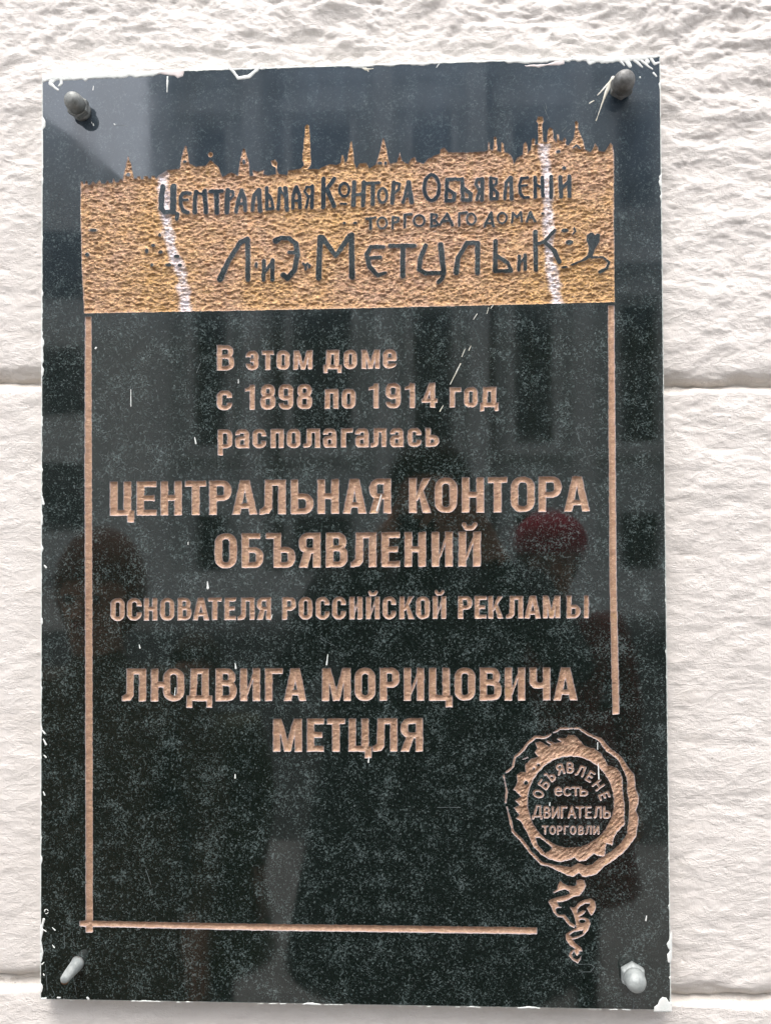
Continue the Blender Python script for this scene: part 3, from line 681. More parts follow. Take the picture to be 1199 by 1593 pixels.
for s0 in range(len(cf)):
    if comp[s0] >= 0: continue
    st = [s0]; comp[s0] = len(comps); mem = [s0]
    while st:
        f0 = st.pop(); fv = cf[f0]
        for k_ in range(3):
            a, b = fv[k_], fv[(k_ + 1) % 3]; key = (min(a, b), max(a, b))
            if key in cons: continue
            for f1 in e2f[key]:
                if comp[f1] < 0: comp[f1] = comp[s0]; st.append(f1); mem.append(f1)
    comps.append(mem)
# level of each component: flips at each constrained edge, starting outside (hull) = 0
level = [-1] * len(comps); nbr = {}
for key in cons:
    fs = e2f.get(key, [])
    if len(fs) == 2: nbr.setdefault(comp[fs[0]], set()).add(comp[fs[1]]); nbr.setdefault(comp[fs[1]], set()).add(comp[fs[0]])
main = max(range(len(comps)), key=lambda c_: len(comps[c_]) if True else 0)
# main slab face = component touching the inner ring from inside with a vertex of ring and containing the point near the ring
ringset = set(i for i in range(len(cv)) if any(o >= nb for o in ov[i]))
def area(c_):
    s = 0
    for fi_ in comps[c_]:
        a, b, c = cf[fi_]; s += abs((CVX[b] - CVX[a]) * (CVY[c] - CVY[a]) - (CVX[c] - CVX[a]) * (CVY[b] - CVY[a])) / 2
    return s
areas = [area(i) for i in range(len(comps))]
main = int(np.argmax(areas)); level[main] = 0; st = [main]
while st:
    c0 = st.pop()
    for c1 in nbr.get(c0, ()):
        if level[c1] < 0:
            level[c1] = level[c0] + 1; st.append(c1)
def faces_of(cids):
    idx = {}; vs = []; fs = []
    for c_ in cids:
        for fi_ in comps[c_]:
            t = []
            for v in cf[fi_]:
                if v not in idx: idx[v] = len(vs); vs.append(v)
                t.append(idx[v])
            a, b, c = t
            ar = (CVX[vs[b]] - CVX[vs[a]]) * (CVY[vs[c]] - CVY[vs[a]]) - (CVX[vs[c]] - CVX[vs[a]]) * (CVY[vs[b]] - CVY[vs[a]])
            fs.append((a, b, c) if ar > 0 else (a, c, b))
    return vs, fs
# raised islands: even level, inside the copper panel
isl_ids = []; plain = [main]
pf = lambda x, y: float(pan_poly(np.array([x]), np.array([y]))[0])
for c_ in range(len(comps)):
    if c_ == main or level[c_] % 2 or level[c_] < 0 or areas[c_] < 1.0: continue
    vsx = [v for fi_ in comps[c_][:60] for v in cf[fi_]]
    mx, my = CVX[vsx].mean(), CVY[vsx].mean()
    outside_ring = (mx < 66 or mx > 1040 or my < 90 or my > 1568)
    if outside_ring: continue
    if 125 < mx < 956 and 185 < my < 486 and areas[c_] < 4000: isl_ids.append((c_, mx, my))
    else: plain.append(c_)
# group island pieces by the drawn letter they belong to
groups = {}
for c_, mx, my in isl_ids:
    vsx = np.array(sorted(set(v for fi_ in comps[c_] for v in cf[fi_])))
    best = min(range(len(isl)), key=lambda k: float(np.mean(isl[k](CVX[vsx], CVY[vsx]))))
    groups.setdefault(best, []).append(c_)
for k_, cids in sorted(groups.items()):
    vs, fs = faces_of(cids)
    P = onwall(CVX[vs], CVY[vs])
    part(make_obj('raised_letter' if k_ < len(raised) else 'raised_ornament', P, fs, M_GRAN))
vs, fs = faces_of(plain)
P = onwall(CVX[vs], CVY[vs])
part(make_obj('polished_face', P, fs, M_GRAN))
ro = onwall(outer_ring[:, 0], outer_ring[:, 1], 0.0016); ri = onwall(inner_ring[:, 0], inner_ring[:, 1])
rb = ro.copy(); rb[:, 1] = 0.016
n_ = len(ro); V = np.concatenate([ri, ro, rb]); Fs = []
for i in range(n_):
    j = (i + 1) % n_
    Fs.append((i, j, n_ + j, n_ + i)); Fs.append((n_ + i, n_ + j, 2 * n_ + j, 2 * n_ + i))
Fs.append(tuple(2 * n_ + i for i in range(n_)))
part(make_obj('slab_edge', V, Fs, M_EDGE))

# ------------------------------------------------------------------ overpaint smears and splashes
def smear(name, f, bbox, mat, step=0.9, thick=0.9, seed=0, jitter=0.5):
    VX, VY, D, faces, segs, k = clip_grid(f, *bbox, step, jitter, seed)
    if not len(faces): return
    d = np.maximum(D, 0); hgt = thick * (1 - np.exp(-d / 0.9)) + 0.12
    hgt = np.where(np.arange(len(hgt)) >= k, 0.02, hgt)
    P = onwall(VX, VY); P[:, 1] -= hgt * PX
    par = list(range(len(VX)))
    def find(a):
        while par[a] != a: par[a] = par[par[a]]; a = par[a]
        return a
    for fc in faces:
        a = find(fc[0])
        for v in fc[1:]: par[find(v)] = a
    grp = {}
    for fc in faces: grp.setdefault(find(fc[0]), []).append(fc)
    for fl in grp.values():
        if len(fl) < 5: continue
        ids = sorted(set(int(v) for fc in fl for v in fc)); mp = {v: i for i, v in enumerate(ids)}
        part(make_obj(name, P[ids], [tuple(mp[int(v)] for v in fc) for fc in fl], mat, None, True))
def dist_edge(i):
    (ax, ay), (bx, by) = CC[i], CC[(i + 1) % 4]; L = math.hypot(bx - ax, by - ay); nx, ny = -(by - ay) / L, (bx - ax) / L
    return lambda x, y: (x - ax) * nx + (y - ay) * ny
dT, dR, dB, dL = [dist_edge(i) for i in range(4)]
def top_band(x, y):
    ww = np.interp(x, [60, 80, 130, 180, 235, 300, 400, 520, 560, 640, 700, 800, 815, 880, 900, 1000, 1030], [13, 11, 12, 9, 8, 3.2, 2.4, 2.6, 4, 4.0, 3.0, 3.5, 7, 5, 8, 9, 4])
    return np.maximum(dT(x, y) - ww - 4.2 * fbm(x / 17, y / 13, 91, 3), -(dT(x, y) - 0.8))
smear('paint_smear', top_band, (66, 80, 1026, 140), M_PAINT, 0.9, 0.8, 5, 0.2)
def left_band(x, y):
    ww = 1.6 + 9 * np.clip(fbm(x / 40, y / 22, 95, 3) - 0.22, 0, 1) + 1.2 * np.exp(-((y - 240) / 50) ** 2)
    return np.maximum(dL(x, y) - ww, -(dL(x, y) - 0.6))
smear('paint_smear', left_band, (60, 118, 84, 1552), M_PAINT, 0.9, 0.6, 6, 0.15)
def right_band(x, y):
    ww = 1.5 + 12 * np.clip(fbm(x / 40, y / 18, 98, 3) - 0.2, 0, 1) * np.interp(y, [100, 300, 420, 1200, 1300, 1500], [1.1, 1, .15, .15, 1, 1]) - np.interp(y, [300, 420, 1150, 1250], [0, 1.2, 1.2, 0])
    return np.maximum(dR(x, y) - ww, -(dR(x, y) - 0.6))
smear('paint_smear', right_band, (1014, 90, 1046, 1570), M_PAINT, 0.9, 0.6, 7, 0.15)
def bot_band(x, y):
    ww = 0.3 + 6 * np.clip(fbm(x / 34, y / 40, 99, 2) - .08, -0.5, 1); return np.maximum(dB(x, y) - ww, -(dB(x, y) - 0.4))
smear('paint_smear', bot_band, (66, 1545, 1040, 1574), M_PAINT, 0.9, 0.5, 8)
def z2(pts, ox, oy, sc): return poly(zc(pts, ox, oy, sc))
Z5, Z6, Z0 = (40, 60, 6), (860, 60, 6), (50, 80, 2.9975)
sm = [
 ('paint_smear', U(path(zc([(245,375),(232,420),(265,450),(305,480)], *Z5), [5, 6, 4, 3]), path(zc([(255,400),(300,365),(335,385),(335,420),(315,440)], *Z5), [5, 6, 4, 4, 4])), (70, 108, 106, 150), M_PAINT),
 ('paint_smear', z2([(515,360),(600,370),(560,402),(535,385)], *Z5), (120, 112, 146, 134), M_PAINT),
 ('paint_smear', z2([(545,95),(600,88),(710,85),(705,115),(680,125),(665,115),(640,112),(600,105),(560,115)], *Z0), (225, 100, 295, 126), M_PINK),
 ('paint_smear', path(zc([(632,120),(631,155),(630,190)], *Z0), [3, 2.6, 1.2]), (254, 112, 268, 148), M_PAINT),
 ('paint_smear', path(zc([(915,75),(935,90),(962,125),(1010,118),(1050,85),(1060,70)], *Z0), [3.5, 4, 5, 6, 5, 3]), (348, 96, 412, 130), M_PAINT),
 ('paint_smear', path(zc([(580,60),(620,65),(655,85),(690,80)], 350, 80, 2.9975), [2.5, 2, 3.4, 1.5]), (538, 94, 586, 114), M_CREAM),
 ('paint_smear', path(zc([(625,55),(650,70),(668,92)], 350, 80, 2.9975), [2, 1.5, 2]), (552, 94, 580, 116), M_CREAM),
 ('paint_smear', path(zc([(1010,45),(995,60),(985,75)], 350, 80, 2.9975), [2, 1.6, 1]), (672, 92, 694, 110), M_PAINT),
 ('paint_smear', z2([(495,65),(530,62),(600,60),(655,40),(685,35),(680,60),(655,65),(600,66),(560,75),(530,70),(505,72)], 650, 80, 2.9975), (810, 88, 884, 110), M_PINK),
 ('paint_smear', U(*[path(zc(p_, *Z6), w_) for p_, w_ in [([(180,175),(230,205),(265,195),(290,170)],[4,5,4,3]), ([(300,180),(345,230),(385,215),(350,180)],[5,6,5,3]), ([(400,180),(450,220),(500,215),(550,165)],[4,5,5,4]), ([(560,160),(620,200),(662,250)],[5,5,3]), ([(620,175),(690,215),(715,255)],[3,8,6]), ([(720,170),(780,220),(830,265)],[5,5,3]), ([(800,185),(850,230),(925,285)],[4,4,2]), ([(860,180),(880,215)],[5,7]), ([(905,180),(945,235),(985,225)],[4,5,3]), ([(935,322),(962,352)],[3,2.4])]]), (884, 78, 1026, 124), M_PAINT),
 ('paint_smear', U(path(zc([(560,370),(530,410),(470,470),(412,530)], *Z6), [7, 5, 2.6, 1.6]), path(zc([(530,410),(500,490),(470,570),(400,765)], *Z6), [5.5, 5.5, 2.2, 1.0])), (924, 116, 960, 192), M_CREAM),
 ('paint_smear', path(zc([(338,605),(380,578)], *Z6), [1.8, 1.4]), (912, 152, 928, 166), M_CREAM),
 ('paint_smear', z2([(465,778),(470,745),(492,730),(502,700),(520,685),(545,690),(560,715),(580,718),(580,778)], 900, 1380, 4.01), (1010, 1546, 1046, 1576), M_PAINT),
 ('paint_smear', z2([(578,270),(560,330),(545,355),(555,380),(568,395),(550,420),(555,470),(572,475),(580,440),(581,300)], 900, 1380, 4.01), (1030, 1440, 1046, 1504), M_PAINT),
 ('paint_smear', U(path(zc([(275,200),(258,260),(255,330),(265,400),(258,460)], 0, 1380, 3.997), [3.4, 3, 2, 3, 2]), path([(72.6 + 2.9 * math.cos(a), 1418 + 3.6 * math.sin(a)) for a in np.linspace(0.3, 5.9, 14)], [1.2 + 0.5 * math.sin(i) for i in range(14)])), (60, 1408, 84, 1504), M_PAINT),
 ('paint_smear', z2([(255,688),(295,686),(290,698),(258,700)], 0, 1380, 3.997), (60, 1548, 78, 1558), M_PAINT),
]
for nm, f, bb, m_ in sm: smear(nm, f, bb, m_, 0.7, 0.7, int(bb[0]), 0.3)
drops = [(323,905,323.5,915,3.8,1.2),(510,1018,508,1034,2.4,1),(366,1032,367,1040,3,1.2),(217,1003,218,1008,2.4,1),(273,1070,272,1082,1.4,1),(366,1205,366,1210,3,1.4),
         (303,680,305,690,2.4,1),(204,606,204,632,1.4,1),(574,1177,573,1186,2,1.2),(1005,1425,1004,1432,2.2,1.4),(150,541,149,542,3,2.6),(146,134,145,140,1.8,1),(145,192,146,195,2,1),(143,192,143,190,1,1),
         (67,1137,70,1141,3,2),(68,1150,72,1158,3,1.6),(69,1175,72,1178,3,1.6),(68,1232,70,1237,2.4,1.4),(70,880,72,883,3,2.2),(66,772,68,784,4,1.5),(995,120,995,120.5,2.6,2.4),(178,193,179,194,2,1.6),
         (700,598,716,566,1.0,1.6),(684,640,689,631,1.8,.8),(718,555,723,543,1.2,.8),(729,545,732,538,1.3,.8),(763,480,767,474,1.0,.8),(736,497,742,488,1.0,.8),(757,488,760,478,1.1,.8),
         (586,795,593,770,2.2,1.6),(929,1155,929,1166,1.4,1.2),(930,1188,931,1212,2.4,1.2),(293,843,293,847,1.6,1),(422,962,424,956,1.4,.8),(855,1249,854.5,1253,2,1.6),(371,590,371,596,1.4,.8),
         (82,1443,86,1447,2.2,1.2),(66,1445,72,1449,2.2,1),(82,1470,85,1474,2.2,1),(66,1500,69,1497,2,1.2),(136,1552,138,1554,3.4,3),(90,1552,94,1552,2.4,2.2),(68,1515,69,1517,2.4,1.4)]
for x0, y0, x1, y1, a, b in drops:
    smear('paint_splash', path([(x0, y0), (x1, y1)], [b, a] if y1 > y0 else [a, b]), (min(x0, x1) - 5, min(y0, y1) - 5, max(x0, x1) + 5, max(y0, y1) + 5), M_CREAM if 560 < x0 < 780 and y0 < 700 else M_PAINT, 0.5, 0.6, int(x0), 0.1)
# hairline scratches: pale grooves' burrs
M_SCR = mat_plain('scratched_granite', (0.13, 0.15, 0.155), (0.08, 0.10, 0.10), 0.7, scale=400)
for p_ in [[(845,165),(853,185)],[(932,160),(925,178)],[(870,208),(880,198)],[(888,200),(882,206)],[(758,1193),(771,1206)],[(680,1256),(716,1256)],[(895,665),(903,690)],[(227,1352),(235,1376)],[(900,1500),(918,1500)],[(902,1512),(918,1512)],[(918,1500),(924,1504),(918,1512)],
           [(100,1440),(101,1475)],[(113,1450),(116,1470)],[(210,1446),(218,1446)],[(120,1548),(116,1530),(113,1500)],[(71,1500),(74,1540),(82,1552)],[(80,1553),(86,1548),(80,1535)],[(312,565),(306,580)],[(500,995),(520,1004)],[(985,1552),(985,1570)],[(903,1252),(915,1262)],[(178,194),(200,196)],[(850,170),(848,160)]]:
    xs = [c[0] for c in p_]; ys = [c[1] for c in p_]
    smear('scratch', path(p_, 0.62), (min(xs) - 3, min(ys) - 3, max(xs) + 3, max(ys) + 3), M_SCR, 0.5, 0.08, 3, 0.12)
for o in PARTS: put(o, plaque)

# ------------------------------------------------------------------ bolts
def lathe(bm, prof, cx, cy, n=28, hexa=False, ax=(0, 0, 0)):
    """prof: list of (radius px, outward px); axis along -Y from the plaque's face; hexa = six flats"""
    c = onwall(cx, cy); rings = []
    for r, o in prof:
        row = []
        for k in range(n):
            a = 2 * math.pi * k / n
            rr = r
            if hexa: rr = r / math.cos(((a + math.pi / 6) % (math.pi / 3)) - math.pi / 6) * 0.87
            row.append(bm.verts.new((c[0] + rr * PX * math.cos(a) + ax[0] * o * PX, c[1] - o * PX, c[2] + rr * PX * math.sin(a) + ax[1] * o * PX)))
        rings.append(row)
    for a, b in zip(rings[:-1], rings[1:]):
        for k in range(n): bm.faces.new((a[k], a[(k + 1) % n], b[(k + 1) % n], b[k]))
    bm.faces.new(rings[-1][::-1]); bm.faces.new(rings[0])
def dome(r, o0, hgt, n=9): return [(r * math.cos(R(90 * i / n)) ** 0.75 if i < n else 0.05, o0 + hgt * math.sin(R(90 * i / n))) for i in range(n + 1)]
def piece(name, prof, cx, cy, mat, par, hexa=False, n=30, smooth=True, ax=(0, 0, 0)):
    bm = bmesh.new(); lathe(bm, prof, cx, cy, n, hexa, ax); bmesh.ops.recalc_face_normals(bm, faces=bm.faces)
    o = bm_obj(name, bm, mat, None, smooth)
    if hexa and mat is not M_ZINC_P:
        for p in o.data.polygons: p.use_smooth = False
    put(o, par); return o
def bolt(name, label, cat, cx, cy):
    c = onwall(cx, cy); e = empty(name, tuple(c)); tag(e, label, cat, 'bolts at the plaque corners'); return e
b = bolt('dome_nut_bolt', 'long grey dome nut on its spacer, at the top left corner of the dark plaque', 'bolt', 128, 174)
piece('spacer', [(15, 0.2), (15, 8)], 128, 174, M_ZINC, b)
piece('hex_nut', [(16, 8.6), (17.6, 9.6), (17.6, 18), (16, 19.5)], 128, 174, M_ZINC, b, True, 60)
piece('dome_cap', [(14.6, 19), (14.4, 27)] + dome(14.2, 28, 15), 128, 174, M_ZINC, b)
b = bolt('dome_nut_bolt', 'dark grey rounded dome nut with cream paint drips, at the top right corner', 'bolt', 963, 142)
piece('spacer', [(11, 0.2), (11, 6)], 963, 142, M_ZINC_D, b)
piece('hex_nut', [(16, 6), (18, 7), (18, 15), (16.8, 17)], 963, 142, M_ZINC_D, b, True, 60)
piece('dome_cap', [(16.4, 16), (16.2, 24)] + dome(16.0, 26, 16), 963, 142, M_ZINC_D, b)
b = bolt('threaded_stud', 'bare pale threaded stud without a nut, at the bottom left corner', 'stud', 121, 1499)
prof = [(8.2, 0.2)]
for i in range(13): prof += [(10.2 - i * .24, 1.2 + i * 2.5), (9.3 - i * .24, 2.5 + i * 2.5)]
prof += [(6.6, 35), (5.6, 36.6), (3.6, 37.6), (1.5, 38)]
piece('stud_shaft', prof, 121, 1499, M_ZINC_P, b, ax=(-.12, -.10, 0))
piece('rust_collar', [(10.5, 0.1), (9.8, 0.8), (8.0, 1.0)], 121, 1498, M_ZINC_D, b)
piece('rust_patch', [(5.6, 32.5), (5.2, 35.6)], 120.8, 1501.0, M_RUST, b, ax=(-.12, -.13, 0))
b = bolt('dome_nut_bolt', 'pale grey painted dome nut on a hexagonal base, at the bottom right corner', 'bolt', 982, 1514)
piece('hex_nut', [(18, 0.3), (19.2, 1.5), (19.2, 9), (18, 12), (16, 13.4)], 982, 1514, M_ZINC_P, b, True, 60)
piece('dome_cap', [(16, 12.5), (15.6, 18)] + dome(15.4, 19, 16), 982, 1514, M_ZINC_P, b)

# ------------------------------------------------------------------ the wall: rusticated courses
WY = 0.0185
def groove(x, y, gy):
    d = y - gy(x) - 3.0 * fbm(x / 40, x * 0, 51, 3) - 8 * fbm(x / 60, y / 16, 57, 4)        # px below the joint line
    up = np.clip(1 + d / 34.0, 0, 1) ** 2.6 * (d <= 0)
    dn = np.clip(1 - d / 15.0, 0, 1) ** 1.5 * (d > 0)
    return np.maximum(up, dn)
g1 = lin(0, 595, 1199, 600); g2 = lin(0, 1529, 1199, 1556)
def wall_h(x, y):
    wx = x + 30 * fbm(x / 120, y / 60, 61, 2); wy = y + 16 * fbm(x / 90, y / 45, 66, 2)
    amp = np.interp(y, [0, 110, 400, 800, 1600], [1.6, 1.25, 0.75, 0.48, 0.4]) * np.interp(x, [0, 70, 1030, 1200], [0.7, 0.75, 1.0, 1.15])
    big = 9.0 * fbm(wx / 120, wy / 66, 70, 3, 0.5)
    ridg = 1 - np.abs(2 * fbm(wx / 80, wy / 26, 75, 3, 0.5)); 
    mid = 7.5 * fbm(wx / 44, wy / 25, 80, 4, 0.55)
    fine = 1.7 * fbm(wx / 12, wy / 8, 85, 3, 0.6) + 1.5 * np.clip(0.10 - np.abs(fbm(wx / 34, wy / 12, 88, 3)), 0, 0.1) * -12
    j = np.maximum(groove(x, y, g1), groove(x, y, g2))
    h = (big + 3.0 * ridg + mid + fine) * amp
    return h * (1 - 0.6 * j) - 34 * j, j
def axis(a, b, fine0, fine1, st, coarse):
    return np.concatenate([np.arange(a, fine0, coarse), np.arange(fine0, fine1, st), np.arange(fine1, b + coarse, coarse)])
gx = axis(-900, 2100, -70, 1275, 2.3, 16.0)
wall = empty('rendered_wall', (0, WY, 0)); tag(wall, 'cream white painted wall of rough hewn blocks with horizontal joints behind the plaque', 'wall')
ylims = [(-900, 'a'), ('g1', 'g2'), ('b', 2300)]
def course(name, ylo, yhi):
    """ylo / yhi: functions of x; rows follow the joint lines"""
    rows = None
    n_f = 0
    lo0, hi0 = float(ylo(600)), float(yhi(600))
    fr = axis(lo0, hi0, max(lo0, -70), min(hi0, 1670), 2.3, 16.0) if (lo0 < -70 or hi0 > 1670) else np.arange(lo0, hi0, 2.3)
    fr = np.unique(np.clip(fr, lo0, hi0)); fr[-1] = hi0
    T_ = (fr - lo0) / (hi0 - lo0)
    X = np.repeat(gx[None, :], len(T_), 0); Y = ylo(gx)[None, :] * (1 - T_[:, None]) + yhi(gx)[None, :] * T_[:, None]
    h, j = wall_h(X, Y)
    P = onwall(X, Y, 0, WY); P[..., 1] -= h * PX * 0.52
    cav = np.clip(j * 0.9 + np.clip(-h / 40, 0, 0.2), 0, 1)
    ny, nx = X.shape; idx = np.arange(nx * ny).reshape(ny, nx)
    keep = ~((X[:-1, :-1] > 110) & (X[:-1, :-1] < 985) & (Y[:-1, :-1] > 170) & (Y[:-1, :-1] < 1500))
    Fq = np.stack([idx[:-1, :-1], idx[1:, :-1], idx[1:, 1:], idx[:-1, 1:]], -1)[keep]
    me = bpy.data.meshes.new(name); V = P.reshape(-1, 3)
    # drop unused vertices
    used = np.zeros(len(V), bool); used[Fq.ravel()] = True; remap = np.cumsum(used) - 1
    V2 = V[used]; F2 = remap[Fq]
    me.vertices.add(len(V2)); me.vertices.foreach_set('co', V2.ravel())
    me.loops.add(F2.size); me.loops.foreach_set('vertex_index', F2.ravel().astype(np.int32))
    me.polygons.add(len(F2)); me.polygons.foreach_set('loop_start', np.arange(0, F2.size, 4, dtype=np.int32))
    me.update(calc_edges=True); me.validate()
    me.polygons.foreach_set('use_smooth', np.ones(len(F2), bool))
    a = me.attributes.new('cavity', 'FLOAT', 'POINT'); a.data.foreach_set('value', cav.reshape(-1)[used].astype(np.float32))
    me.materials.append(M_WALL)
    o = bpy.data.objects.new(name, me); scene.collection.objects.link(o); put(o, wall)
    return o
def g1c(x): return g1(x) + 3.0 * fbm(np.asarray(x, float) / 40, np.asarray(x, float) * 0, 51, 3)
def g2c(x): return g2(x) + 3.0 * fbm(np.asarray(x, float) / 40, np.asarray(x, float) * 0, 51, 3)
course('stone_course', lambda x: -900 + 0 * np.asarray(x, float), g1c)
course('stone_course', g1c, g2c)
course('stone_course', g2c, lambda x: 2500 + 0 * np.asarray(x, float))
bm = bmesh.new(); bmesh.ops.create_cube(bm, size=1, matrix=Matrix.Translation((0.1, WY + 0.19, 3.0)) @ Matrix.Diagonal((7, 0.3, 6.0, 1)))
o = bm_obj('wall_core', bm, M_WALL); put(o, wall)

# ------------------------------------------------------------------ what the polished stone mirrors: the street side behind the camera
def mir(px, py, dist):
    """world x, z of something standing dist metres in front of the plaque that the stone shows at this pixel"""
    k = (dist - CAM[1]) / F
    return CAM[0] + (px - 647) * k, CAM[2] - (py - 816) * k
def boxes(name, lst, mat, par, bev=0.0):
    bm = bmesh.new()
    for x0, x1, y0, y1, z0, z1_ in lst:
        bmesh.ops.create_cube(bm, size=1, matrix=Matrix.Translation(((x0 + x1) / 2, (y0 + y1) / 2, (z0 + z1_) / 2)) @ Matrix.Diagonal((x1 - x0, y1 - y0, z1_ - z0, 1)))
    o = bm_obj(name, bm, mat); put(o, par); return o
M_FAC = mat_plain('pale_facade_plaster', (0.70, 0.71, 0.68), (0.62, 0.63, 0.61), 0.8, scale=1.5)
M_FAC2 = mat_plain('cornice_stone', (0.82, 0.81, 0.77), (0.74, 0.73, 0.70), 0.8, scale=2)
M_GLASS = mat_plain('dark_window_glass', (0.05, 0.055, 0.06), (0.10, 0.11, 0.12), 0.12, scale=1)
M_FRAME = mat_plain('brown_window_frame', (0.10, 0.075, 0.06), rough=0.5, scale=10)
M_ASPH = mat_plain('asphalt', (0.055, 0.055, 0.055), (0.035, 0.035, 0.036), 0.9, scale=30)
M_PAVE = mat_plain('grey_paving', (0.24, 0.235, 0.225), (0.17, 0.165, 0.16), 0.85, scale=12)

g = empty('street_ground', (0, -20, 0)); g['kind'] = 'structure'
o = boxes('road', [(-60, 60, -11, -3.2, -0.3, -0.12)], M_ASPH, g)
o = boxes('pavement', [(-60, 60, -3.2, 0.05, -0.3, 0.0), (-60, 60, -60, -11, -0.3, 0.0)], M_PAVE, g)

FD = 13.0
fac = empty('opposite_building', (2, -FD, 0)); tag(fac, 'pale street building with dark windows between pilasters, mirrored in the polished plaque', 'building')
cols = [(300, 352), (455, 548), (645, 706), (800, 860), (960, 1020), (1110, 1170), (1270, 1330)]
wins = []
for a, b_ in cols:
    x0, _ = mir(a, 0, FD); x1, _ = mir(b_, 0, FD)
    for yt, yb in ((182, 330), (478, 690), (800, 985), (-150, 10)):
        _, zt = mir(0, yt, FD); _, zb = mir(0, yb, FD); wins.append((x0, x1, zb, zt))
xl = mir(228, 0, FD)[0]; xr = 16
lst = []; xs = sorted([(w_[0], w_[1]) for w_ in wins[::4]])
prev = xl
for a, b_ in xs: lst.append((prev, a, -FD - .5, -FD, 0, 13.5)); prev = b_
lst.append((prev, xr, -FD - .5, -FD, 0, 13.5))
zs = sorted([(w_[2], w_[3]) for w_ in wins[:4]])
for a, b_ in xs:
    zp = 0
    for z0, z1_ in zs: lst.append((a, b_, -FD - .5, -FD + .002, zp, z0)); zp = z1_
    lst.append((a, b_, -FD - .5, -FD + .002, zp, 13.5))
boxes('facade_wall', lst, M_FAC, fac)
for x0, x1, z0, z1_ in wins:
    wi = boxes('window', [(x0, x1, -FD - .32, -FD - .30, z0, z1_)], M_GLASS, fac)
    fr = boxes('window_frame', [(x0, x0 + .06, -FD - .30, -FD - .24, z0, z1_), (x1 - .06, x1, -FD - .30, -FD - .24, z0, z1_), (x0 + .06, x1 - .06, -FD - .30, -FD - .24, z1_ - .07, z1_), (x0 + .06, x1 - .06, -FD - .30, -FD - .24, z0, z0 + .07), ((x0 + x1) / 2 - .03, (x0 + x1) / 2 + .03, -FD - .30, -FD - .235, z0 + .07, z1_ - .07), (x0 + .06, x1 - .06, -FD - .30, -FD - .25, z0 + (z1_ - z0) * .64, z0 + (z1_ - z0) * .64 + .05)], M_FRAME, fac)
for px in (250, 395, 600, 745, 905, 1065): 
    x0, _ = mir(px - 15, 0, FD); x1, _ = mir(px + 15, 0, FD)
    boxes('pilaster', [(x0, x1, -FD, -FD + .22, 0.8, 12.6)], M_FAC2, fac)
boxes('cornice', [(xl, xr, -FD, -FD + .55, 12.6, 12.95), (xl, xr, -FD, -FD + .35, 6.1, 6.35), (xl, xr, -FD, -FD + .25, 0.0, 0.8)], M_FAC2, fac)
for x0, x1, z0, z1_ in wins:
    if z0 > 2: boxes('window_surround', [(x0 - .12, x0, -FD, -FD + .09, z0 - .1, z1_ + .12), (x1, x1 + .12, -FD, -FD + .09, z0 - .1, z1_ + .12), (x0 - .22, x1 + .22, -FD, -FD + .2, z1_ + .12, z1_ + .26), (x0 - .2, x1 + .2, -FD, -FD + .18, z0 - .22, z0 - .1)], M_FAC2, fac)
for px in (433, 765, 1088):
    x0, _ = mir(px, 0, FD); boxes('drainpipe', [(x0 - .06, x0 + .06, -FD, -FD + .14, 0.2, 12.6)], M_FRAME, fac)
boxes('string_moulding', [(xl, xr, -FD, -FD + .12, z_, z_ + .07) for z_ in (2.75, 5.6, 6.0, 6.95, 9.6, 9.85)], M_FAC, fac)
fac2 = empty('far_building', (-14, -24, 0)); tag(fac2, 'farther grey building down the side street, mirrored at the left of the plaque', 'building')
bm = bmesh.new()
pts_ = [(-26, 0), (xl - .6, 0)] + [(mir(a, 0, 24)[0], mir(0, b_, 24)[1]) for a, b_ in ((216, 292), (190, 268), (110, 196), (40, 150))] + [(-26, mir(0, 60, 24)[1])]
fr_ = [bm.verts.new((a, -24, b_)) for a, b_ in pts_]; bk_ = [bm.verts.new((a, -24.6, b_)) for a, b_ in pts_]
bm.faces.new(fr_); bm.faces.new(bk_[::-1])
for i in range(len(pts_)): bm.faces.new((fr_[i], fr_[(i + 1) % len(pts_)], bk_[(i + 1) % len(pts_)], bk_[i]))
put(bm_obj('facade_wall', bm, M_FAC2), fac2)
for i in range(4):
    for j in range(3): boxes('window', [(-24.5 + i * 4.1, -23 + i * 4.1, -24, -23.96, 1.5 + j * 3.8, 3.7 + j * 3.8)], M_GLASS, fac2)

# ---- people in front of the plaque
def cloth(name, c): return mat_plain(name, c, tuple(v * 0.7 for v in c), 0.85, scale=14)
M_SKIN = cloth('skin', (0.42, 0.24, 0.17))
def skin_mesh(name, chains, mats, par, assign=None):
    bm = bmesh.new(); lay = bm.verts.layers.skin.verify(); ref = {}
    first = True
    for ch in chains:
        pv = None
        for p, r in ch:
            key = tuple(round(c, 4) for c in p)
            v = ref.get(key)
            if v is None:
                v = bm.verts.new(p); v[lay].radius = (r, r) if not isinstance(r, tuple) else r; ref[key] = v
                if first: v[lay].use_root = True; first = False
            if pv is not None and bm.edges.get((pv, v)) is None: bm.edges.new((pv, v))
            pv = v
    me = bpy.data.meshes.new(name); bm.to_mesh(me); bm.free()
    o = bpy.data.objects.new(name, me); scene.collection.objects.link(o)
    m1 = o.modifiers.new('skin', 'SKIN'); m1.use_smooth_shade = True; m2 = o.modifiers.new('sub', 'SUBSURF'); m2.levels = m2.render_levels = 2
    dg = bpy.context.evaluated_depsgraph_get(); me2 = bpy.data.meshes.new_from_object(o.evaluated_get(dg))
    o.modifiers.clear(); o.data = me2; me2.name = name
    me2.materials.clear()
    for m in mats: me2.materials.append(m)
    for p in me2.polygons:
        p.use_smooth = True
        p.material_index = assign(p.center) if assign else 0
    put(o, par); return o
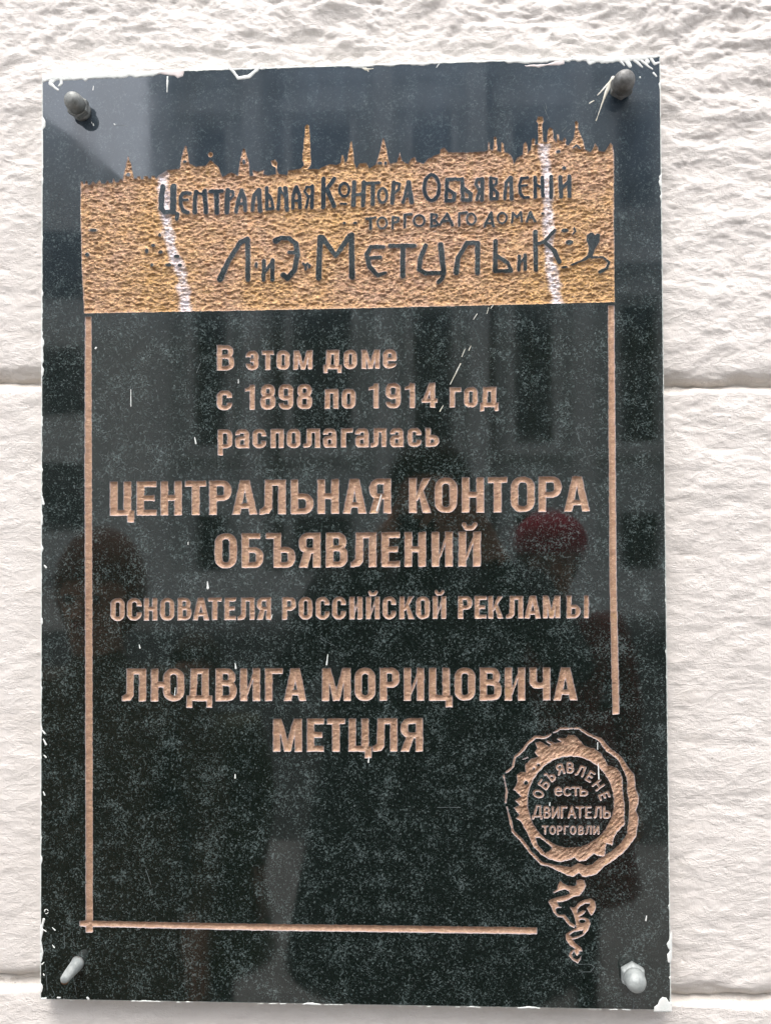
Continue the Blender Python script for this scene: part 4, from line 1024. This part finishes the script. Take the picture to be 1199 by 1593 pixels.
def person(label, x, y, H, coat, legs, hair, hat=None, arms='phone', wide=1.0, hairlen=0.10):
    """standing figure facing the plaque (+y); x, y = feet"""
    e = empty('person', (x, y, 0)); tag(e, label, 'person')
    k = H / 1.75
    def q_(dx, dy, z): return (x + dx * k, y + dy * k, z * k)
    sh = 0.19 * wide
    body = [[(q_(0, 0, .95), .150 * k * wide), (q_(0, 0, 1.12), .135 * k * wide), (q_(0, .0, 1.30), .155 * k * wide), (q_(0, 0, 1.42), .115 * k), (q_(0, .01, 1.49), .056 * k), (q_(0, .02, 1.56), .070 * k), (q_(0, .025, 1.64), .094 * k), (q_(0, .02, 1.70), .075 * k)]]
    hands = []
    for s in (-1, 1):
        body.append([(q_(0, 0, .95), .15 * k), (q_(s * .095, 0, .86), .100 * k), (q_(s * .10, .01, .48), .062 * k), (q_(s * .11, 0, .09), .042 * k), (q_(s * .12, .14, .035), .035 * k)])
        if arms == 'phone':
            hx = x + s * 0.075; hz = CAM[2] - .02; hy = CAM[1] - .05
            el = (x + s * 0.33 * k, (y + hy) / 2 - .05, 1.22 * k); ha = (hx, hy, hz)
        else:
            el = q_(s * .27, -.03, 1.10); ha = q_(s * .25, .05, .80)
        body.append([(q_(0, 0, 1.30), .15 * k), (q_(s * sh, 0, 1.40), .075 * k), (el[0], el[1], el[2]) and (el, .055 * k), (ha, .030 * k)])
        dirv = Vector(ha) - Vector(el); dirv.normalize(); side = dirv.cross(Vector((0, 1, 0.2))).normalized()
        for f_ in range(4):
            b0 = Vector(ha); b1 = b0 + dirv * .05 + side * (f_ - 1.5) * .02; b2 = b1 + dirv * (.045 - .005 * abs(f_ - 1.2)); b3 = b2 + dirv * .02 + Vector((-s * .018, .004, 0))
            hands.append([(tuple(b0), .03 * k), (tuple(b1), .0095), (tuple(b2), .0085), (tuple(b3), .007)])
        b0 = Vector(ha); b1 = b0 + dirv * .02 - side * .035; b2 = b1 + dirv * .035; hands.append([(tuple(b0), .03 * k), (tuple(b1), .011), (tuple(b2), .009)])
    neck = 1.50 * k
    hand_pts = [c[1][0] for c in hands]
    def assign(c):
        if c.z > neck: return 1
        for hp in hand_pts:
            if (c - Vector(hp)).length < .09: return 1
        return 2 if c.z < .80 * k else 0
    skin_mesh('body', body + hands, [coat, M_SKIN, legs], e, assign)
    # coat hem, hair, face details
    bm = bmesh.new(); bmesh.ops.create_cone(bm, cap_ends=False, segments=28, radius1=.27 * k * wide, radius2=.185 * k * wide, depth=.62 * k, matrix=Matrix.Translation(q_(0, 0, .82)) @ Matrix.Diagonal((1, .68, 1, 1)))
    put(bm_obj('coat_skirt', bm, coat, None, True), e)
    bm = bmesh.new(); bmesh.ops.create_uvsphere(bm, u_segments=24, v_segments=14, radius=.115 * k, matrix=Matrix.Translation(q_(0, -.012, 1.66)) @ Matrix.Diagonal((.95, 1.02, 1.05 + hairlen, 1)))
    for v in bm.verts:
        if v.co.y > y + .03 * k and v.co.z < 1.69 * k: v.co.y = y + .03 * k
    put(bm_obj('hair', bm, hair, None, True), e)
    for s in (-1, 1):
        bm = bmesh.new(); bmesh.ops.create_uvsphere(bm, u_segments=10, v_segments=8, radius=.011 * k, matrix=Matrix.Translation(q_(s * .033, .108, 1.64)))
        put(bm_obj('eye', bm, M_GLASS, None, True), e)
    bm = bmesh.new(); bmesh.ops.create_cone(bm, segments=10, radius1=.018 * k, radius2=.006 * k, depth=.05 * k, matrix=Matrix.Translation(q_(0, .122, 1.615)) @ Matrix.Rotation(R(18), 4, 'X'))
    put(bm_obj('nose', bm, M_SKIN, None, True), e)
    bm = bmesh.new(); bmesh.ops.create_cube(bm, size=1, matrix=Matrix.Translation(q_(0, .105, 1.578)) @ Matrix.Diagonal((.045 * k, .012, .009 * k, 1)))
    put(bm_obj('mouth', bm, cloth('lips', (.35, .12, .10)), None), e)
    if hat:
        bm = bmesh.new(); bmesh.ops.create_uvsphere(bm, u_segments=24, v_segments=14, radius=.128 * k, matrix=Matrix.Translation(q_(0, .0, 1.70)) @ Matrix.Diagonal((1, 1.02, .85, 1)))
        for v in bm.verts: v.co.z = max(v.co.z, 1.665 * k)
        put(bm_obj('knitted_hat', bm, hat, None, True), e)
    return e
# the photographer: head behind the phone
px_, pz_ = mir(668, 716, 1.22)
person('person in a long dark coat holding up a phone, mirrored in the middle', px_, -1.22, pz_ + 0.02, cloth('black_coat', (0.022, 0.024, 0.028)), cloth('dark_trousers', (0.02, 0.02, 0.025)), cloth('dark_hair', (0.03, 0.02, 0.015)), wide=1.35)
ph = empty('phone', tuple(CAM + np.array([0.0, -0.012, -0.045]))); tag(ph, 'black phone held upright behind the lens, mirrored in the plaque', 'phone')
boxes('phone_body', [(CAM[0] - .036, CAM[0] + .036, CAM[1] - .016, CAM[1] - .008, CAM[2] - .13, CAM[2] + .022)], mat_plain('black_phone', (.02, .02, .022), rough=.2), ph)
boxes('phone_screen', [(CAM[0] - .033, CAM[0] + .033, CAM[1] - .0165, CAM[1] - .0162, CAM[2] - .125, CAM[2] + .018)], mat_plain('screen_glass', (.03, .03, .035), rough=.1), ph)
px_, pz_ = mir(148, 868, 0.95)
person('person in a brown coat with reddish hair, mirrored at the left edge', px_, -0.95, pz_ + .02, cloth('brown_coat', (0.10, 0.075, 0.05)), cloth('blue_jeans', (0.03, 0.04, 0.06)), cloth('brown_hair', (0.16, 0.075, 0.055)), arms='down', wide=1.1, hairlen=.25)
px_, pz_ = mir(853, 822, 1.75)
person('person in a dark red jacket and crimson hat, mirrored at the right', px_, -1.75, pz_ + .0, cloth('dark_red_jacket', (0.14, 0.02, 0.018)), cloth('black_trousers', (0.015, 0.015, 0.018)), cloth('auburn_hair', (0.05, 0.025, 0.015)), hat=cloth('crimson_wool', (0.36, 0.012, 0.04)), arms='down', wide=1.1)
px_, pz_ = mir(300, 1010, 1.5)
person('person in an olive jacket with cropped hair, mirrored low between two others', px_, -1.5, pz_ + .02, cloth('olive_jacket', (0.09, 0.085, 0.05)), cloth('grey_trousers', (0.05, 0.05, 0.05)), cloth('short_hair', (0.06, 0.05, 0.04)), arms='down', wide=1.2)
